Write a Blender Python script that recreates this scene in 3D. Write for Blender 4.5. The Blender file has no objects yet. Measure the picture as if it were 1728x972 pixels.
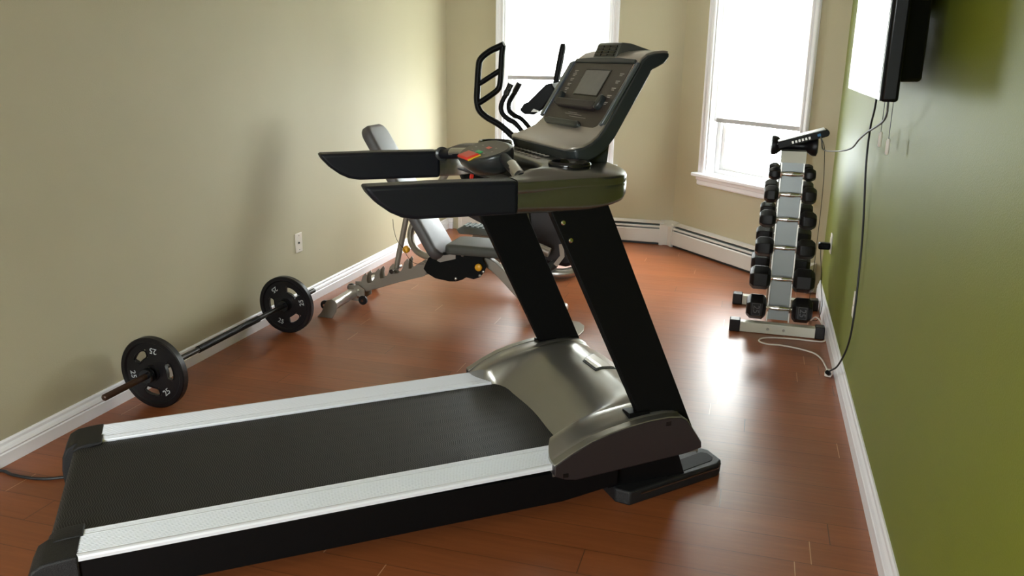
import bpy, bmesh, math, random
from mathutils import Vector, Matrix
random.seed(7)
PI = math.pi
SC = bpy.context.scene
COL = SC.collection

# ------------------------------------------------------------------ camera
def make_camera():
    pitch, roll, yaw = math.radians(15.655), math.radians(0.7435), math.radians(16.154)
    c, s = math.cos, math.sin
    F = Vector((-s(yaw)*c(pitch), c(yaw)*c(pitch), -s(pitch)))
    R = Vector((c(yaw), s(yaw), 0)); U = R.cross(F)
    R2 = R*c(roll) + U*s(roll); U2 = -R*s(roll) + U*c(roll)
    cam = bpy.data.cameras.new('camera'); cam.sensor_width = 36; cam.lens = 1389.8*36/1728
    cam.clip_start = 0.05
    o = bpy.data.objects.new('camera', cam); COL.objects.link(o)
    B = -F
    o.matrix_world = Matrix(((R2.x, U2.x, B.x, 0), (R2.y, U2.y, B.y, 0), (R2.z, U2.z, B.z, 1.45), (0, 0, 0, 1)))
    SC.camera = o
make_camera()

# ------------------------------------------------------------------ world, lights, exposure
EXPO = 0.0
SKY = 49.0
w = bpy.data.worlds.new('overcast_sky'); SC.world = w; w.use_nodes = True
nt = w.node_tree; nt.nodes.clear()
wo = nt.nodes.new('ShaderNodeOutputWorld'); bg = nt.nodes.new('ShaderNodeBackground')
tc = nt.nodes.new('ShaderNodeTexCoord'); sx = nt.nodes.new('ShaderNodeSeparateXYZ')
cr = nt.nodes.new('ShaderNodeValToRGB')
cr.color_ramp.elements[0].position = 0.30; cr.color_ramp.elements[0].color = (0.25, 0.27, 0.22, 1)
cr.color_ramp.elements[1].position = 0.52; cr.color_ramp.elements[1].color = (0.68, 0.71, 0.74, 1)
e3 = cr.color_ramp.elements.new(0.75); e3.color = (1.0, 1.0, 1.0, 1)
mp = nt.nodes.new('ShaderNodeMath'); mp.operation = 'MULTIPLY_ADD'; mp.inputs[1].default_value = 0.5; mp.inputs[2].default_value = 0.5
nt.links.new(tc.outputs['Generated'], sx.inputs[0]); nt.links.new(sx.outputs['Z'], mp.inputs[0])
nt.links.new(mp.outputs[0], cr.inputs[0]); nt.links.new(cr.outputs[0], bg.inputs[0])
bg.inputs[1].default_value = SKY; nt.links.new(bg.outputs[0], wo.inputs[0])

def portal(name, loc, rot, sx_, sy_):
    l = bpy.data.lights.new(name, 'AREA'); l.shape = 'RECTANGLE'; l.size = sx_; l.size_y = sy_
    l.cycles.is_portal = True
    o = bpy.data.objects.new(name, l); COL.objects.link(o); o.location = loc; o.rotation_euler = rot
SC.view_settings.view_transform = 'Standard'; SC.view_settings.look = 'None'
SC.view_settings.gamma = 1; SC.view_settings.use_curve_mapping = False
SC.view_settings.exposure = EXPO
SC.cycles.max_bounces = 12; SC.cycles.diffuse_bounces = 6; SC.cycles.glossy_bounces = 5
SC.cycles.transparent_max_bounces = 12
SC.cycles.sample_clamp_indirect = 6.0

# ------------------------------------------------------------------ materials
def mat(name, col, rough=0.5, metal=0.0, spec=0.5, bump=0.0, bscale=200, coat=0.0, var=0.0, vscale=4, emit=None):
    m = bpy.data.materials.new(name); m.use_nodes = True
    n = m.node_tree; b = n.nodes['Principled BSDF']
    b.inputs['Base Color'].default_value = (*col, 1); b.inputs['Roughness'].default_value = rough
    b.inputs['Metallic'].default_value = metal; b.inputs['Specular IOR Level'].default_value = spec
    if coat: b.inputs['Coat Weight'].default_value = coat; b.inputs['Coat Roughness'].default_value = 0.1
    if emit: b.inputs['Emission Color'].default_value = (*emit[:3], 1); b.inputs['Emission Strength'].default_value = emit[3]
    t = n.nodes.new('ShaderNodeTexCoord')
    if bump:
        z = n.nodes.new('ShaderNodeTexNoise'); z.inputs['Scale'].default_value = bscale; z.inputs['Detail'].default_value = 2
        n.links.new(t.outputs['Object'], z.inputs['Vector'])
        bp = n.nodes.new('ShaderNodeBump'); bp.inputs['Strength'].default_value = bump; bp.inputs['Distance'].default_value = 0.002
        n.links.new(z.outputs['Fac'], bp.inputs['Height']); n.links.new(bp.outputs[0], b.inputs['Normal'])
    if var:
        z = n.nodes.new('ShaderNodeTexNoise'); z.inputs['Scale'].default_value = vscale; z.inputs['Detail'].default_value = 3
        n.links.new(t.outputs['Object'], z.inputs['Vector'])
        mx = n.nodes.new('ShaderNodeMix'); mx.data_type = 'RGBA'
        mx.inputs['A'].default_value = (*[c*(1-var) for c in col], 1); mx.inputs['B'].default_value = (*[min(1, c*(1+var)) for c in col], 1)
        n.links.new(z.outputs['Fac'], mx.inputs['Factor']); n.links.new(mx.outputs['Result'], b.inputs['Base Color'])
    return m

M = {}
M['wall'] = mat('beige_green_paint', (0.48, 0.435, 0.305), 0.62, spec=0.25, bump=0.25, bscale=260, var=0.03)
M['green'] = mat('olive_green_paint', (0.175, 0.197, 0.022), 0.5, spec=0.16, bump=0.25, bscale=260, var=0.04)
M['ceil'] = mat('ceiling_paint', (0.80, 0.80, 0.80), 0.8, bump=0.1)
M['trim'] = mat('white_trim_paint', (0.91, 0.90, 0.95), 0.35, var=0.02)
M['frame'] = mat('white_window_vinyl', (0.92, 0.92, 0.94), 0.35)
M['heater'] = mat('cream_enamel', (0.66, 0.62, 0.58), 0.4, var=0.02)
M['dark'] = mat('dark_recess', (0.02, 0.022, 0.025), 0.5)
M['fin'] = mat('heater_slot_grey', (0.12, 0.15, 0.15), 0.45)
M['black'] = mat('black_satin_plastic', (0.003, 0.003, 0.0035), 0.42, spec=0.15, bump=0.15, bscale=700)
M['upright'] = mat('black_powder_coat', (0.003, 0.003, 0.003), 0.6, spec=0.12)
M['blackmat'] = mat('black_textured_plastic', (0.010, 0.010, 0.011), 0.5, spec=0.35, bump=0.9, bscale=420)
M['grip'] = mat('black_soft_grip', (0.005, 0.006, 0.010), 0.42, spec=0.28, bump=0.3, bscale=900)
M['gloss'] = mat('black_gloss', (0.005, 0.005, 0.006), 0.12)
M['silverpl'] = mat('warm_silver_plastic', (0.20, 0.195, 0.18), 0.27, metal=0.92, bump=0.08, bscale=900)
M['hood'] = mat('metallic_grey_plastic', (0.30, 0.29, 0.265), 0.3, metal=0.8, bump=0.06, bscale=900)
M['panelside'] = mat('dark_brown_plastic', (0.022, 0.016, 0.017), 0.42, spec=0.4, bump=0.2, bscale=700)
M['housing'] = mat('dark_green_grey_plastic', (0.022, 0.026, 0.026), 0.28, spec=0.4)
M['screenpanel'] = mat('dark_brown_panel', (0.032, 0.024, 0.02), 0.38)
M['lcd'] = mat('grey_lcd', (0.14, 0.135, 0.13), 0.25, var=0.1, vscale=30)
M['mark'] = mat('pale_print', (0.28, 0.26, 0.24), 0.5)
M['alu'] = mat('ribbed_aluminium', (0.80, 0.82, 0.89), 0.40, metal=0.15)
M['bezel'] = mat('brushed_warm_silver', (0.40, 0.36, 0.32), 0.30, metal=0.7, bump=0.06, bscale=900)
M['emboss'] = mat('dark_grey_embossing', (0.07, 0.07, 0.075), 0.45)
M['hem'] = mat('grey_hem_bar', (0.42, 0.40, 0.40), 0.5)
M['rim'] = mat('sky_tinted_rim', (0.16, 0.18, 0.21), 0.25, metal=0.7)  # blue of the reflected sky put into the base colour
M['fanpl'] = mat('olive_grey_plastic', (0.055, 0.055, 0.045), 0.35)
M['chrome'] = mat('chrome', (0.75, 0.74, 0.72), 0.12, metal=1.0)
M['steel'] = mat('brushed_steel', (0.50, 0.48, 0.45), 0.3, metal=0.9)
M['champ'] = mat('champagne_metal_paint', (0.29, 0.255, 0.215), 0.38, metal=0.5)
M['red'] = mat('red_button', (0.65, 0.03, 0.015), 0.35)
M['yellowline'] = mat('yellow_outline', (0.75, 0.45, 0.03), 0.4)
M['greenb'] = mat('green_button', (0.03, 0.42, 0.13), 0.4)
M['amber'] = mat('amber_knob', (0.75, 0.36, 0.02), 0.35)
M['vinyl'] = mat('dark_upholstery', (0.085, 0.078, 0.08), 0.36, bump=0.5, bscale=500)
M['seatv'] = mat('seat_upholstery', (0.07, 0.07, 0.062), 0.5, spec=0.25, bump=0.5, bscale=500)
M['plateblk'] = mat('black_cast_iron', (0.006, 0.005, 0.006), 0.32, spec=0.35, bump=0.3, bscale=300)
M['brownsteel'] = mat('rust_brown_steel', (0.05, 0.024, 0.015), 0.4, metal=0.4, var=0.3, vscale=30)
M['darksteel'] = mat('dark_steel', (0.035, 0.03, 0.028), 0.35, metal=0.7)
M['digit'] = mat('silver_grey_lettering', (0.40, 0.41, 0.42), 0.45)
M['rubber'] = mat('black_rubber', (0.006, 0.005, 0.006), 0.38, spec=0.35, bump=0.3, bscale=500)
M['rackwhite'] = mat('off_white_powder_coat', (0.62, 0.60, 0.52), 0.35)
M['rackpanel'] = mat('pale_grey_sheet', (0.25, 0.265, 0.265), 0.3, metal=0.3)
M['cream'] = mat('cream_plastic', (0.78, 0.72, 0.64), 0.4)
M['whitecord'] = mat('white_cord', (0.72, 0.66, 0.60), 0.5)
M['blackcord'] = mat('black_cord', (0.01, 0.01, 0.012), 0.5)
M['greycord'] = mat('grey_cord', (0.12, 0.12, 0.12), 0.5)
M['blue'] = mat('blue_plug', (0.02, 0.16, 0.35), 0.4)
M['tvblack'] = mat('tv_black_gloss', (0.002, 0.002, 0.0025), 0.25, spec=0.2)
M['tvscreen'] = mat('tv_screen_glass', (0.015, 0.015, 0.017), 0.03, spec=1.0)
M['router'] = mat('router_silver', (0.45, 0.46, 0.47), 0.3, metal=0.5)
M['blind'] = None

def floor_material():
    m = bpy.data.materials.new('cherry_laminate'); m.use_nodes = True
    n = m.node_tree; b = n.nodes['Principled BSDF']; L = n.links.new
    def N(t, **k):
        x = n.nodes.new(t)
        for a, v in k.items(): setattr(x, a, v)
        return x
    def math_(op, a, b_=None, c_=None):
        x = N('ShaderNodeMath', operation=op)
        for i, v in enumerate((a, b_, c_)):
            if v is None: continue
            if isinstance(v, (int, float)): x.inputs[i].default_value = v
            else: L(v, x.inputs[i])
        return x.outputs[0]
    t = N('ShaderNodeTexCoord'); s = N('ShaderNodeSeparateXYZ'); L(t.outputs['Object'], s.inputs[0])
    W = 0.1265; Lp = 1.21
    yy = math_('DIVIDE', math_('SUBTRACT', s.outputs['Y'], 2.699-W*30), W)
    row = math_('FLOOR', yy); fy = math_('FRACT', yy)
    wn = N('ShaderNodeTexWhiteNoise', noise_dimensions='1D'); L(row, wn.inputs['W'])
    off = wn.outputs['Value']
    xx = math_('ADD', math_('DIVIDE', math_('ADD', s.outputs['X'], 20.0), Lp), off)
    cell = math_('FLOOR', xx); fx = math_('FRACT', xx)
    wn2 = N('ShaderNodeTexWhiteNoise', noise_dimensions='2D'); cx = N('ShaderNodeCombineXYZ'); L(row, cx.inputs[0]); L(cell, cx.inputs[1]); L(cx.outputs[0], wn2.inputs['Vector'])
    # grain: stretched noise
    mpn = N('ShaderNodeMapping'); mpn.inputs['Scale'].default_value = (1.6, 26, 1); L(t.outputs['Object'], mpn.inputs[0])
    addv = N('ShaderNodeVectorMath', operation='ADD'); L(mpn.outputs[0], addv.inputs[0]); L(wn2.outputs['Color'], addv.inputs[1])
    sc = N('ShaderNodeVectorMath', operation='SCALE'); L(wn2.outputs['Color'], sc.inputs[0]); sc.inputs['Scale'].default_value = 20; L(sc.outputs[0], addv.inputs[1])
    gn = N('ShaderNodeTexNoise'); gn.inputs['Scale'].default_value = 2.2; gn.inputs['Detail'].default_value = 6; gn.inputs['Roughness'].default_value = 0.62; L(addv.outputs[0], gn.inputs['Vector'])
    cr = N('ShaderNodeValToRGB'); e = cr.color_ramp.elements
    e[0].position = 0.20; e[0].color = (0.195, 0.057, 0.019, 1); e[1].position = 0.85; e[1].color = (0.30, 0.092, 0.031, 1)
    L(gn.outputs['Fac'], cr.inputs[0])
    hv = N('ShaderNodeMix', data_type='RGBA', blend_type='MULTIPLY'); hv.inputs['Factor'].default_value = 1
    mr = N('ShaderNodeMapRange'); mr.inputs['To Min'].default_value = 0.90; mr.inputs['To Max'].default_value = 1.10; L(wn2.outputs['Value'], mr.inputs['Value'])
    cb = N('ShaderNodeCombineColor'); [L(mr.outputs[0], cb.inputs[i]) for i in range(3)]
    L(cr.outputs[0], hv.inputs['A']); L(cb.outputs[0], hv.inputs['B'])
    # seams: dark long seams, pale end joints
    dy = math_('MULTIPLY', math_('MINIMUM', fy, math_('SUBTRACT', 1.0, fy)), W)
    dx = math_('MULTIPLY', math_('MINIMUM', fx, math_('SUBTRACT', 1.0, fx)), Lp)
    sy = math_('MULTIPLY', math_('SUBTRACT', 1.0, math_('MINIMUM', math_('DIVIDE', dy, 0.0022), 1.0)), 0.85); sxx = math_('LESS_THAN', dx, 0.0014)
    m1 = N('ShaderNodeMix', data_type='RGBA'); L(sy, m1.inputs['Factor']); L(hv.outputs['Result'], m1.inputs['A']); m1.inputs['B'].default_value = (0.05, 0.016, 0.008, 1)
    pale = N('ShaderNodeTexWhiteNoise', noise_dimensions='2D'); cx2 = N('ShaderNodeCombineXYZ'); L(row, cx2.inputs[1]); L(math_('ROUND', xx), cx2.inputs[0]); L(cx2.outputs[0], pale.inputs['Vector'])
    m3 = N('ShaderNodeMix', data_type='RGBA'); L(math_('GREATER_THAN', pale.outputs['Value'], 0.35), m3.inputs['Factor']); m3.inputs['A'].default_value = (0.08, 0.03, 0.015, 1); m3.inputs['B'].default_value = (0.50, 0.28, 0.16, 1)
    m2 = N('ShaderNodeMix', data_type='RGBA'); L(sxx, m2.inputs['Factor']); L(m1.outputs['Result'], m2.inputs['A']); L(m3.outputs['Result'], m2.inputs['B'])
    L(m2.outputs['Result'], b.inputs['Base Color'])
    rn = N('ShaderNodeTexNoise'); rn.inputs['Scale'].default_value = 3; L(addv.outputs[0], rn.inputs['Vector'])
    rr = N('ShaderNodeMapRange'); rr.inputs['To Min'].default_value = 0.29; rr.inputs['To Max'].default_value = 0.40; L(rn.outputs['Fac'], rr.inputs['Value']); L(rr.outputs[0], b.inputs['Roughness'])
    b.inputs['Specular IOR Level'].default_value = 0.5
    wv = N('ShaderNodeTexNoise'); wv.inputs['Scale'].default_value = 1.5; wv.inputs['Detail'].default_value = 1
    mp2 = N('ShaderNodeMapping'); mp2.inputs['Scale'].default_value = (1.0, 8, 1); L(t.outputs['Object'], mp2.inputs[0]); L(mp2.outputs[0], wv.inputs['Vector'])
    bp = N('ShaderNodeBump'); bp.inputs['Strength'].default_value = 0.10; bp.inputs['Distance'].default_value = 0.001
    hh = math_('SUBTRACT', wv.outputs['Fac'], math_('MULTIPLY', sy, 0.6)); L(hh, bp.inputs['Height']); L(bp.outputs[0], b.inputs['Normal'])
    return m
M['floor'] = floor_material()

def belt_material():
    m = bpy.data.materials.new('running_belt_rubber'); m.use_nodes = True
    n = m.node_tree; b = n.nodes['Principled BSDF']; L = n.links.new
    def mt(op, a, c=None):
        x = n.nodes.new('ShaderNodeMath'); x.operation = op
        for i, v in enumerate((a, c)):
            if v is None: continue
            if isinstance(v, (int, float)): x.inputs[i].default_value = v
            else: L(v, x.inputs[i])
        return x.outputs[0]
    t = n.nodes.new('ShaderNodeTexCoord'); s = n.nodes.new('ShaderNodeSeparateXYZ'); L(t.outputs['Object'], s.inputs[0])
    tri = mt('PINGPONG', s.outputs['Y'], 0.030)
    u = mt('DIVIDE', mt('ADD', s.outputs['X'], mt('MULTIPLY', tri, 0.28)), 0.0072)
    f = mt('ABSOLUTE', mt('SUBTRACT', mt('FRACT', u), 0.5))
    g = mt('LESS_THAN', f, 0.17)
    mx = n.nodes.new('ShaderNodeMix'); mx.data_type = 'RGBA'; L(g, mx.inputs['Factor'])
    mx.inputs['A'].default_value = (0.009, 0.009, 0.009, 1); mx.inputs['B'].default_value = (0.045, 0.042, 0.039, 1)
    L(mx.outputs['Result'], b.inputs['Base Color']); b.inputs['Roughness'].default_value = 0.55; b.inputs['Specular IOR Level'].default_value = 0.25
    bp = n.nodes.new('ShaderNodeBump'); bp.inputs['Strength'].default_value = 0.4; bp.inputs['Distance'].default_value = 0.0015
    L(f, bp.inputs['Height']); L(bp.outputs[0], b.inputs['Normal'])
    return m
M['belt'] = belt_material()

def glass_material():
    m = bpy.data.materials.new('window_glass'); m.use_nodes = True
    n = m.node_tree; n.nodes.clear(); o = n.nodes.new('ShaderNodeOutputMaterial')
    tr = n.nodes.new('ShaderNodeBsdfTransparent'); tr.inputs[0].default_value = (0.95, 0.97, 0.96, 1)
    gl = n.nodes.new('ShaderNodeBsdfGlossy'); gl.inputs['Roughness'].default_value = 0.02
    fr = n.nodes.new('ShaderNodeFresnel'); fr.inputs[0].default_value = 1.45
    mx = n.nodes.new('ShaderNodeMixShader')
    ge = n.nodes.new('ShaderNodeNewGeometry'); sb_ = n.nodes.new('ShaderNodeMath'); sb_.operation = 'SUBTRACT'; sb_.inputs[0].default_value = 1
    ml = n.nodes.new('ShaderNodeMath'); ml.operation = 'MULTIPLY'; n.links.new(ge.outputs['Backfacing'], sb_.inputs[1]); n.links.new(sb_.outputs[0], ml.inputs[0]); n.links.new(fr.outputs[0], ml.inputs[1])
    n.links.new(ml.outputs[0], mx.inputs[0]); n.links.new(tr.outputs[0], mx.inputs[1]); n.links.new(gl.outputs[0], mx.inputs[2]); n.links.new(mx.outputs[0], o.inputs[0])
    return m
M['glass'] = glass_material()
def blind_material():
    m = bpy.data.materials.new('white_translucent_blind'); m.use_nodes = True
    n = m.node_tree; n.nodes.clear(); o = n.nodes.new('ShaderNodeOutputMaterial')
    d = n.nodes.new('ShaderNodeBsdfDiffuse'); d.inputs[0].default_value = (0.85, 0.85, 0.85, 1)
    tl = n.nodes.new('ShaderNodeBsdfTranslucent'); tl.inputs[0].default_value = (0.85, 0.85, 0.84, 1)
    mx = n.nodes.new('ShaderNodeMixShader'); mx.inputs[0].default_value = 0.85
    t = n.nodes.new('ShaderNodeTexCoord'); z = n.nodes.new('ShaderNodeTexNoise'); z.inputs['Scale'].default_value = 300
    bp = n.nodes.new('ShaderNodeBump'); bp.inputs['Strength'].default_value = 0.1
    n.links.new(t.outputs['Object'], z.inputs['Vector']); n.links.new(z.outputs['Fac'], bp.inputs['Height']); n.links.new(bp.outputs[0], d.inputs['Normal'])
    n.links.new(d.outputs[0], mx.inputs[1]); n.links.new(tl.outputs[0], mx.inputs[2]); n.links.new(mx.outputs[0], o.inputs[0])
    return m
M['blind'] = blind_material()

# ------------------------------------------------------------------ mesh helpers
ROOT = {}
def BM(): return bmesh.new()
def obj(name, bm, m, parent=None, world=False, smooth=None, bevel=0.0, seg=2, kind=None, label=None):
    if world and parent is not None and parent.name in ROOT: bm.transform(ROOT[parent.name].inverted())
    bmesh.ops.recalc_face_normals(bm, faces=bm.faces)
    me = bpy.data.meshes.new(name); bm.to_mesh(me); bm.free()
    mats = m if isinstance(m, (list, tuple)) else [m]
    for x in mats: me.materials.append(x)
    o = bpy.data.objects.new(name, me); COL.objects.link(o)
    if parent is not None:
        o.parent = parent
        if parent.name in ROOT: ROOT[o.name] = ROOT[parent.name]
    if smooth is not None:
        for p in me.polygons: p.use_smooth = True
        try: me.set_sharp_from_angle(angle=math.radians(smooth))
        except Exception: pass
    if bevel:
        b = o.modifiers.new('bevel', 'BEVEL'); b.width = bevel; b.segments = seg; b.limit_method = 'ANGLE'; b.angle_limit = math.radians(35)
        if smooth is None:
            for p in me.polygons: p.use_smooth = True
            try: me.set_sharp_from_angle(angle=math.radians(35))
            except Exception: pass
            b.harden_normals = False
    if kind: o['kind'] = kind
    if label: o['label'] = label
    return o
def thing(name, label, cat, loc=(0, 0, 0), rz=0.0, group=None):
    o = bpy.data.objects.new(name, None); COL.objects.link(o); o.location = loc; o.rotation_euler = (0, 0, rz)
    o.empty_display_size = 0.05
    ROOT[o.name] = Matrix.Translation(Vector(loc)) @ Matrix.Rotation(rz, 4, 'Z')
    o['label'] = label; o['category'] = cat
    if group: o['group'] = group
    return o
def tag(o, label, cat, group=None):
    o['label'] = label; o['category'] = cat
    if group: o['group'] = group
    return o
def struct(name, bm, m, parent=None, **k):
    o = obj(name, bm, m, parent, **k)
    if parent is None: o['kind'] = 'structure'
    return o
def box(bm, x0, x1, y0, y1, z0, z1, mi=0):
    v = [bm.verts.new(p) for p in ((x0,y0,z0),(x1,y0,z0),(x1,y1,z0),(x0,y1,z0),(x0,y0,z1),(x1,y0,z1),(x1,y1,z1),(x0,y1,z1))]
    for f in ((0,3,2,1),(4,5,6,7),(0,1,5,4),(1,2,6,5),(2,3,7,6),(3,0,4,7)):
        bm.faces.new([v[i] for i in f]).material_index = mi
    return bm
def prism(bm, poly, fa, fb, mi=0):
    """poly: list of 2-tuples; fa/fb map (u,v)->3D for the two end caps."""
    a = [bm.verts.new(fa(*p)) for p in poly]; b = [bm.verts.new(fb(*p)) for p in poly]
    n = len(poly)
    bm.faces.new(a).material_index = mi; bm.faces.new(list(reversed(b))).material_index = mi
    for i in range(n):
        bm.faces.new((a[i], b[i], b[(i+1) % n], a[(i+1) % n])).material_index = mi
    return bm
def prism_y(bm, poly, y0, y1, mi=0): return prism(bm, poly, lambda u, v: (u, y0, v), lambda u, v: (u, y1, v), mi)
def prism_x(bm, poly, x0, x1, mi=0): return prism(bm, poly, lambda u, v: (x0, u, v), lambda u, v: (x1, u, v), mi)
def prism_z(bm, poly, z0, z1, mi=0): return prism(bm, poly, lambda u, v: (u, v, z0), lambda u, v: (u, v, z1), mi)
def catmull(P, k=6):
    P = [Vector(p) for p in P]
    if len(P) < 3: return P
    out = []
    Q = [P[0]*2-P[1]] + P + [P[-1]*2-P[-2]]
    for i in range(1, len(Q)-2):
        for j in range(k):
            t = j/k
            a, b, c, d = Q[i-1], Q[i], Q[i+1], Q[i+2]
            out.append(0.5*((2*b)+(c-a)*t+(2*a-5*b+4*c-d)*t*t+(3*b-a-3*c+d)*t*t*t))
    out.append(P[-1]); return out
def tube(bm, P, r, seg=12, smooth=0, ry=None, cap=True, mi=0):
    """sweep a circle (or an ellipse r x ry) along P; r may be a list."""
    if smooth:
        n0 = len(P)
        if isinstance(r, (list, tuple)):
            P2 = catmull(P, smooth); rr = []
            for i in range(len(P2)):
                t = i/smooth; a = min(int(t), n0-2); f = t-a; rr.append(r[a]*(1-f)+r[a+1]*f)
            r = rr; P = P2
        else: P = catmull(P, smooth)
    P = [Vector(p) for p in P]; n = len(P)
    rs = r if isinstance(r, (list, tuple)) else [r]*n
    T = []
    for i in range(n):
        d = (P[min(i+1, n-1)]-P[max(i-1, 0)]); T.append(d.normalized())
    up = Vector((0, 0, 1)) if abs(T[0].z) < 0.9 else Vector((1, 0, 0))
    nrm = (up - T[0]*up.dot(T[0])).normalized()
    rings = []
    for i in range(n):
        if i: nrm = (nrm - T[i]*nrm.dot(T[i])).normalized()
        bi = T[i].cross(nrm)
        k = (ry/rs[i]) if ry else 1
        rings.append([bm.verts.new(P[i] + (nrm*math.cos(2*PI*j/seg) + bi*math.sin(2*PI*j/seg)*k)*rs[i]) for j in range(seg)])
    for i in range(n-1):
        for j in range(seg):
            f = bm.faces.new((rings[i][j], rings[i][(j+1) % seg], rings[i+1][(j+1) % seg], rings[i+1][j])); f.material_index = mi
    if cap:
        bm.faces.new(rings[0]).material_index = mi; bm.faces.new(list(reversed(rings[-1]))).material_index = mi
    return bm
def rbar(bm, P, wn, wb, smooth=0, up=(0, 1, 0)):
    """rectangular bar swept along P; up = width axis (wb), wn = depth"""
    P = catmull(P, smooth) if smooth else [Vector(p) for p in P]
    n = len(P); U = Vector(up).normalized(); rings = []
    for i in range(n):
        t = (P[min(i+1, n-1)]-P[max(i-1, 0)]).normalized(); nn = t.cross(U).normalized()
        rings.append([bm.verts.new(P[i]+nn*a*wn/2+U*b*wb/2) for a, b in ((-1,-1),(1,-1),(1,1),(-1,1))])
    for i in range(n-1):
        for j in range(4): bm.faces.new((rings[i][j], rings[i][(j+1) % 4], rings[i+1][(j+1) % 4], rings[i+1][j]))
    bm.faces.new(rings[0]); bm.faces.new(list(reversed(rings[-1])))
    return bm
def lathe(bm, prof, c=(0, 0, 0), axis='Z', seg=32, closed=False, mi=0):
    """prof: list of (r, h)"""
    c = Vector(c); rings = []
    def pt(r, h, a):
        u, v = r*math.cos(a), r*math.sin(a)
        return c + (Vector((u, v, h)) if axis == 'Z' else Vector((h, u, v)) if axis == 'X' else Vector((u, h, v)))
    for r, h in prof:
        if r < 1e-6: rings.append([bm.verts.new(pt(0, h, 0))])
        else: rings.append([bm.verts.new(pt(r, h, 2*PI*j/seg)) for j in range(seg)])
    L = list(zip(rings, rings[1:])) + ([(rings[-1], rings[0])] if closed else [])
    for a, b in L:
        for j in range(seg):
            k = (j+1) % seg
            q = ([a[j], a[k], b[k], b[j]] if len(a) > 1 and len(b) > 1 else [a[0], b[k], b[j]] if len(a) == 1 and len(b) > 1 else [a[j], a[k], b[0]] if len(a) > 1 else None)
            if q: bm.faces.new(q).material_index = mi
    return bm
def cyl(bm, a, b, r, seg=16, mi=0): return tube(bm, [a, b], r, seg, mi=mi)
def smoothstep(t): t = max(0.0, min(1.0, t)); return t*t*(3-2*t)
def interp(pts, x):
    if x <= pts[0][0]: return pts[0][1]
    for (a, b), (c, d) in zip(pts, pts[1:]):
        if x <= c: return b + (d-b)*(x-a)/(c-a)
    return pts[-1][1]
def text_bm(body, size, depth, M4):
    cu = bpy.data.curves.new('glyphs', 'FONT'); cu.body = body; cu.size = size; cu.extrude = depth; cu.align_x = 'CENTER'; cu.align_y = 'CENTER'
    ob = bpy.data.objects.new('glyphs', cu); COL.objects.link(ob)
    dg = bpy.context.evaluated_depsgraph_get(); me = bpy.data.meshes.new_from_object(ob.evaluated_get(dg))
    bm = bmesh.new(); bm.from_mesh(me); bm.transform(M4)
    bpy.data.objects.remove(ob); bpy.data.meshes.remove(me); bpy.data.curves.remove(cu)
    return bm
def add_bm(dst, src):
    me = bpy.data.meshes.new('tmp'); src.to_mesh(me); src.free(); dst.from_mesh(me); bpy.data.meshes.remove(me)

# ------------------------------------------------------------------ the room
XL, XR, YB, YR, ZC = -2.525, 0.478, 6.66, -2.6, 2.50
CX = -0.585; CY2 = 5.470          # bay corner on back wall, bay corner on right wall
bx, by = XR-CX, CY2-YB; BL = math.hypot(bx, by); DX, DY = bx/BL, by/BL
NX, NY = DY, -DX                    # inward normal (toward the room)
if NX*(-1)+NY*(-4) < 0: NX, NY = -NX, -NY
def bay(s, d, z): return (CX+DX*s+NX*d, YB+DY*s+NY*d, z)   # s along the wall, d into the room

bm = BM(); prism_z(bm, [(XL, YR), (XR, YR), (XR, CY2), (CX, YB), (XL, YB)], -0.05, 0); struct('floor', bm, M['floor'])
bm = BM(); prism_z(bm, [(XL-.2, YR-.2), (XR+.2, YR-.2), (XR+.2, CY2+.1), (CX+.1, YB+.2), (XL-.2, YB+.2)], ZC, ZC+.1); struct('ceiling', bm, M['ceil'])
bm = BM(); box(bm, XL-.15, XL, YR-.15, YB+.15, -.05, ZC); struct('wall_left', bm, M['wall'])
bm = BM(); box(bm, XR, XR+.15, YR-.15, CY2+.1, -.05, ZC); struct('wall_right', bm, M['green'])

WT = 2.16   # window opening top
W1 = (-2.024, -1.155, 0.62); W2 = (0.362, 1.292, 0.62)
def wall_with_hole(name, f, s0, s1, hole, m, thick=.16):
    a, b, z0 = hole; bm = BM()
    def bx3(u0, u1, v0, v1):
        P = [(u0,0,v0),(u1,0,v0),(u1,-thick,v0),(u0,-thick,v0),(u0,0,v1),(u1,0,v1),(u1,-thick,v1),(u0,-thick,v1)]
        v = [bm.verts.new(f(*p)) for p in P]
        for q in ((0,3,2,1),(4,5,6,7),(0,1,5,4),(1,2,6,5),(2,3,7,6),(3,0,4,7)): bm.faces.new([v[i] for i in q])
    bx3(s0, a, -.05, ZC); bx3(b, s1, -.05, ZC); bx3(a, b, -.05, z0); bx3(a, b, WT, ZC)
    return struct(name, bm, m)
fback = lambda s, d, z: (s, YB-d, z)
wall_with_hole('wall_back', fback, XL, CX+.04, W1, M['wall'])
wall_with_hole('wall_bay', bay, -0.0, BL+.0, W2, M['wall'])
# rear wall behind the viewer with an unseen window added for fill light
W_FILL = (-2.1, -0.3, 0.85)
frear = lambda s, d, z: (s, YR+d, z)
wall_with_hole('wall_rear', frear, XL, XR, W_FILL, M['wall'])

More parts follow.
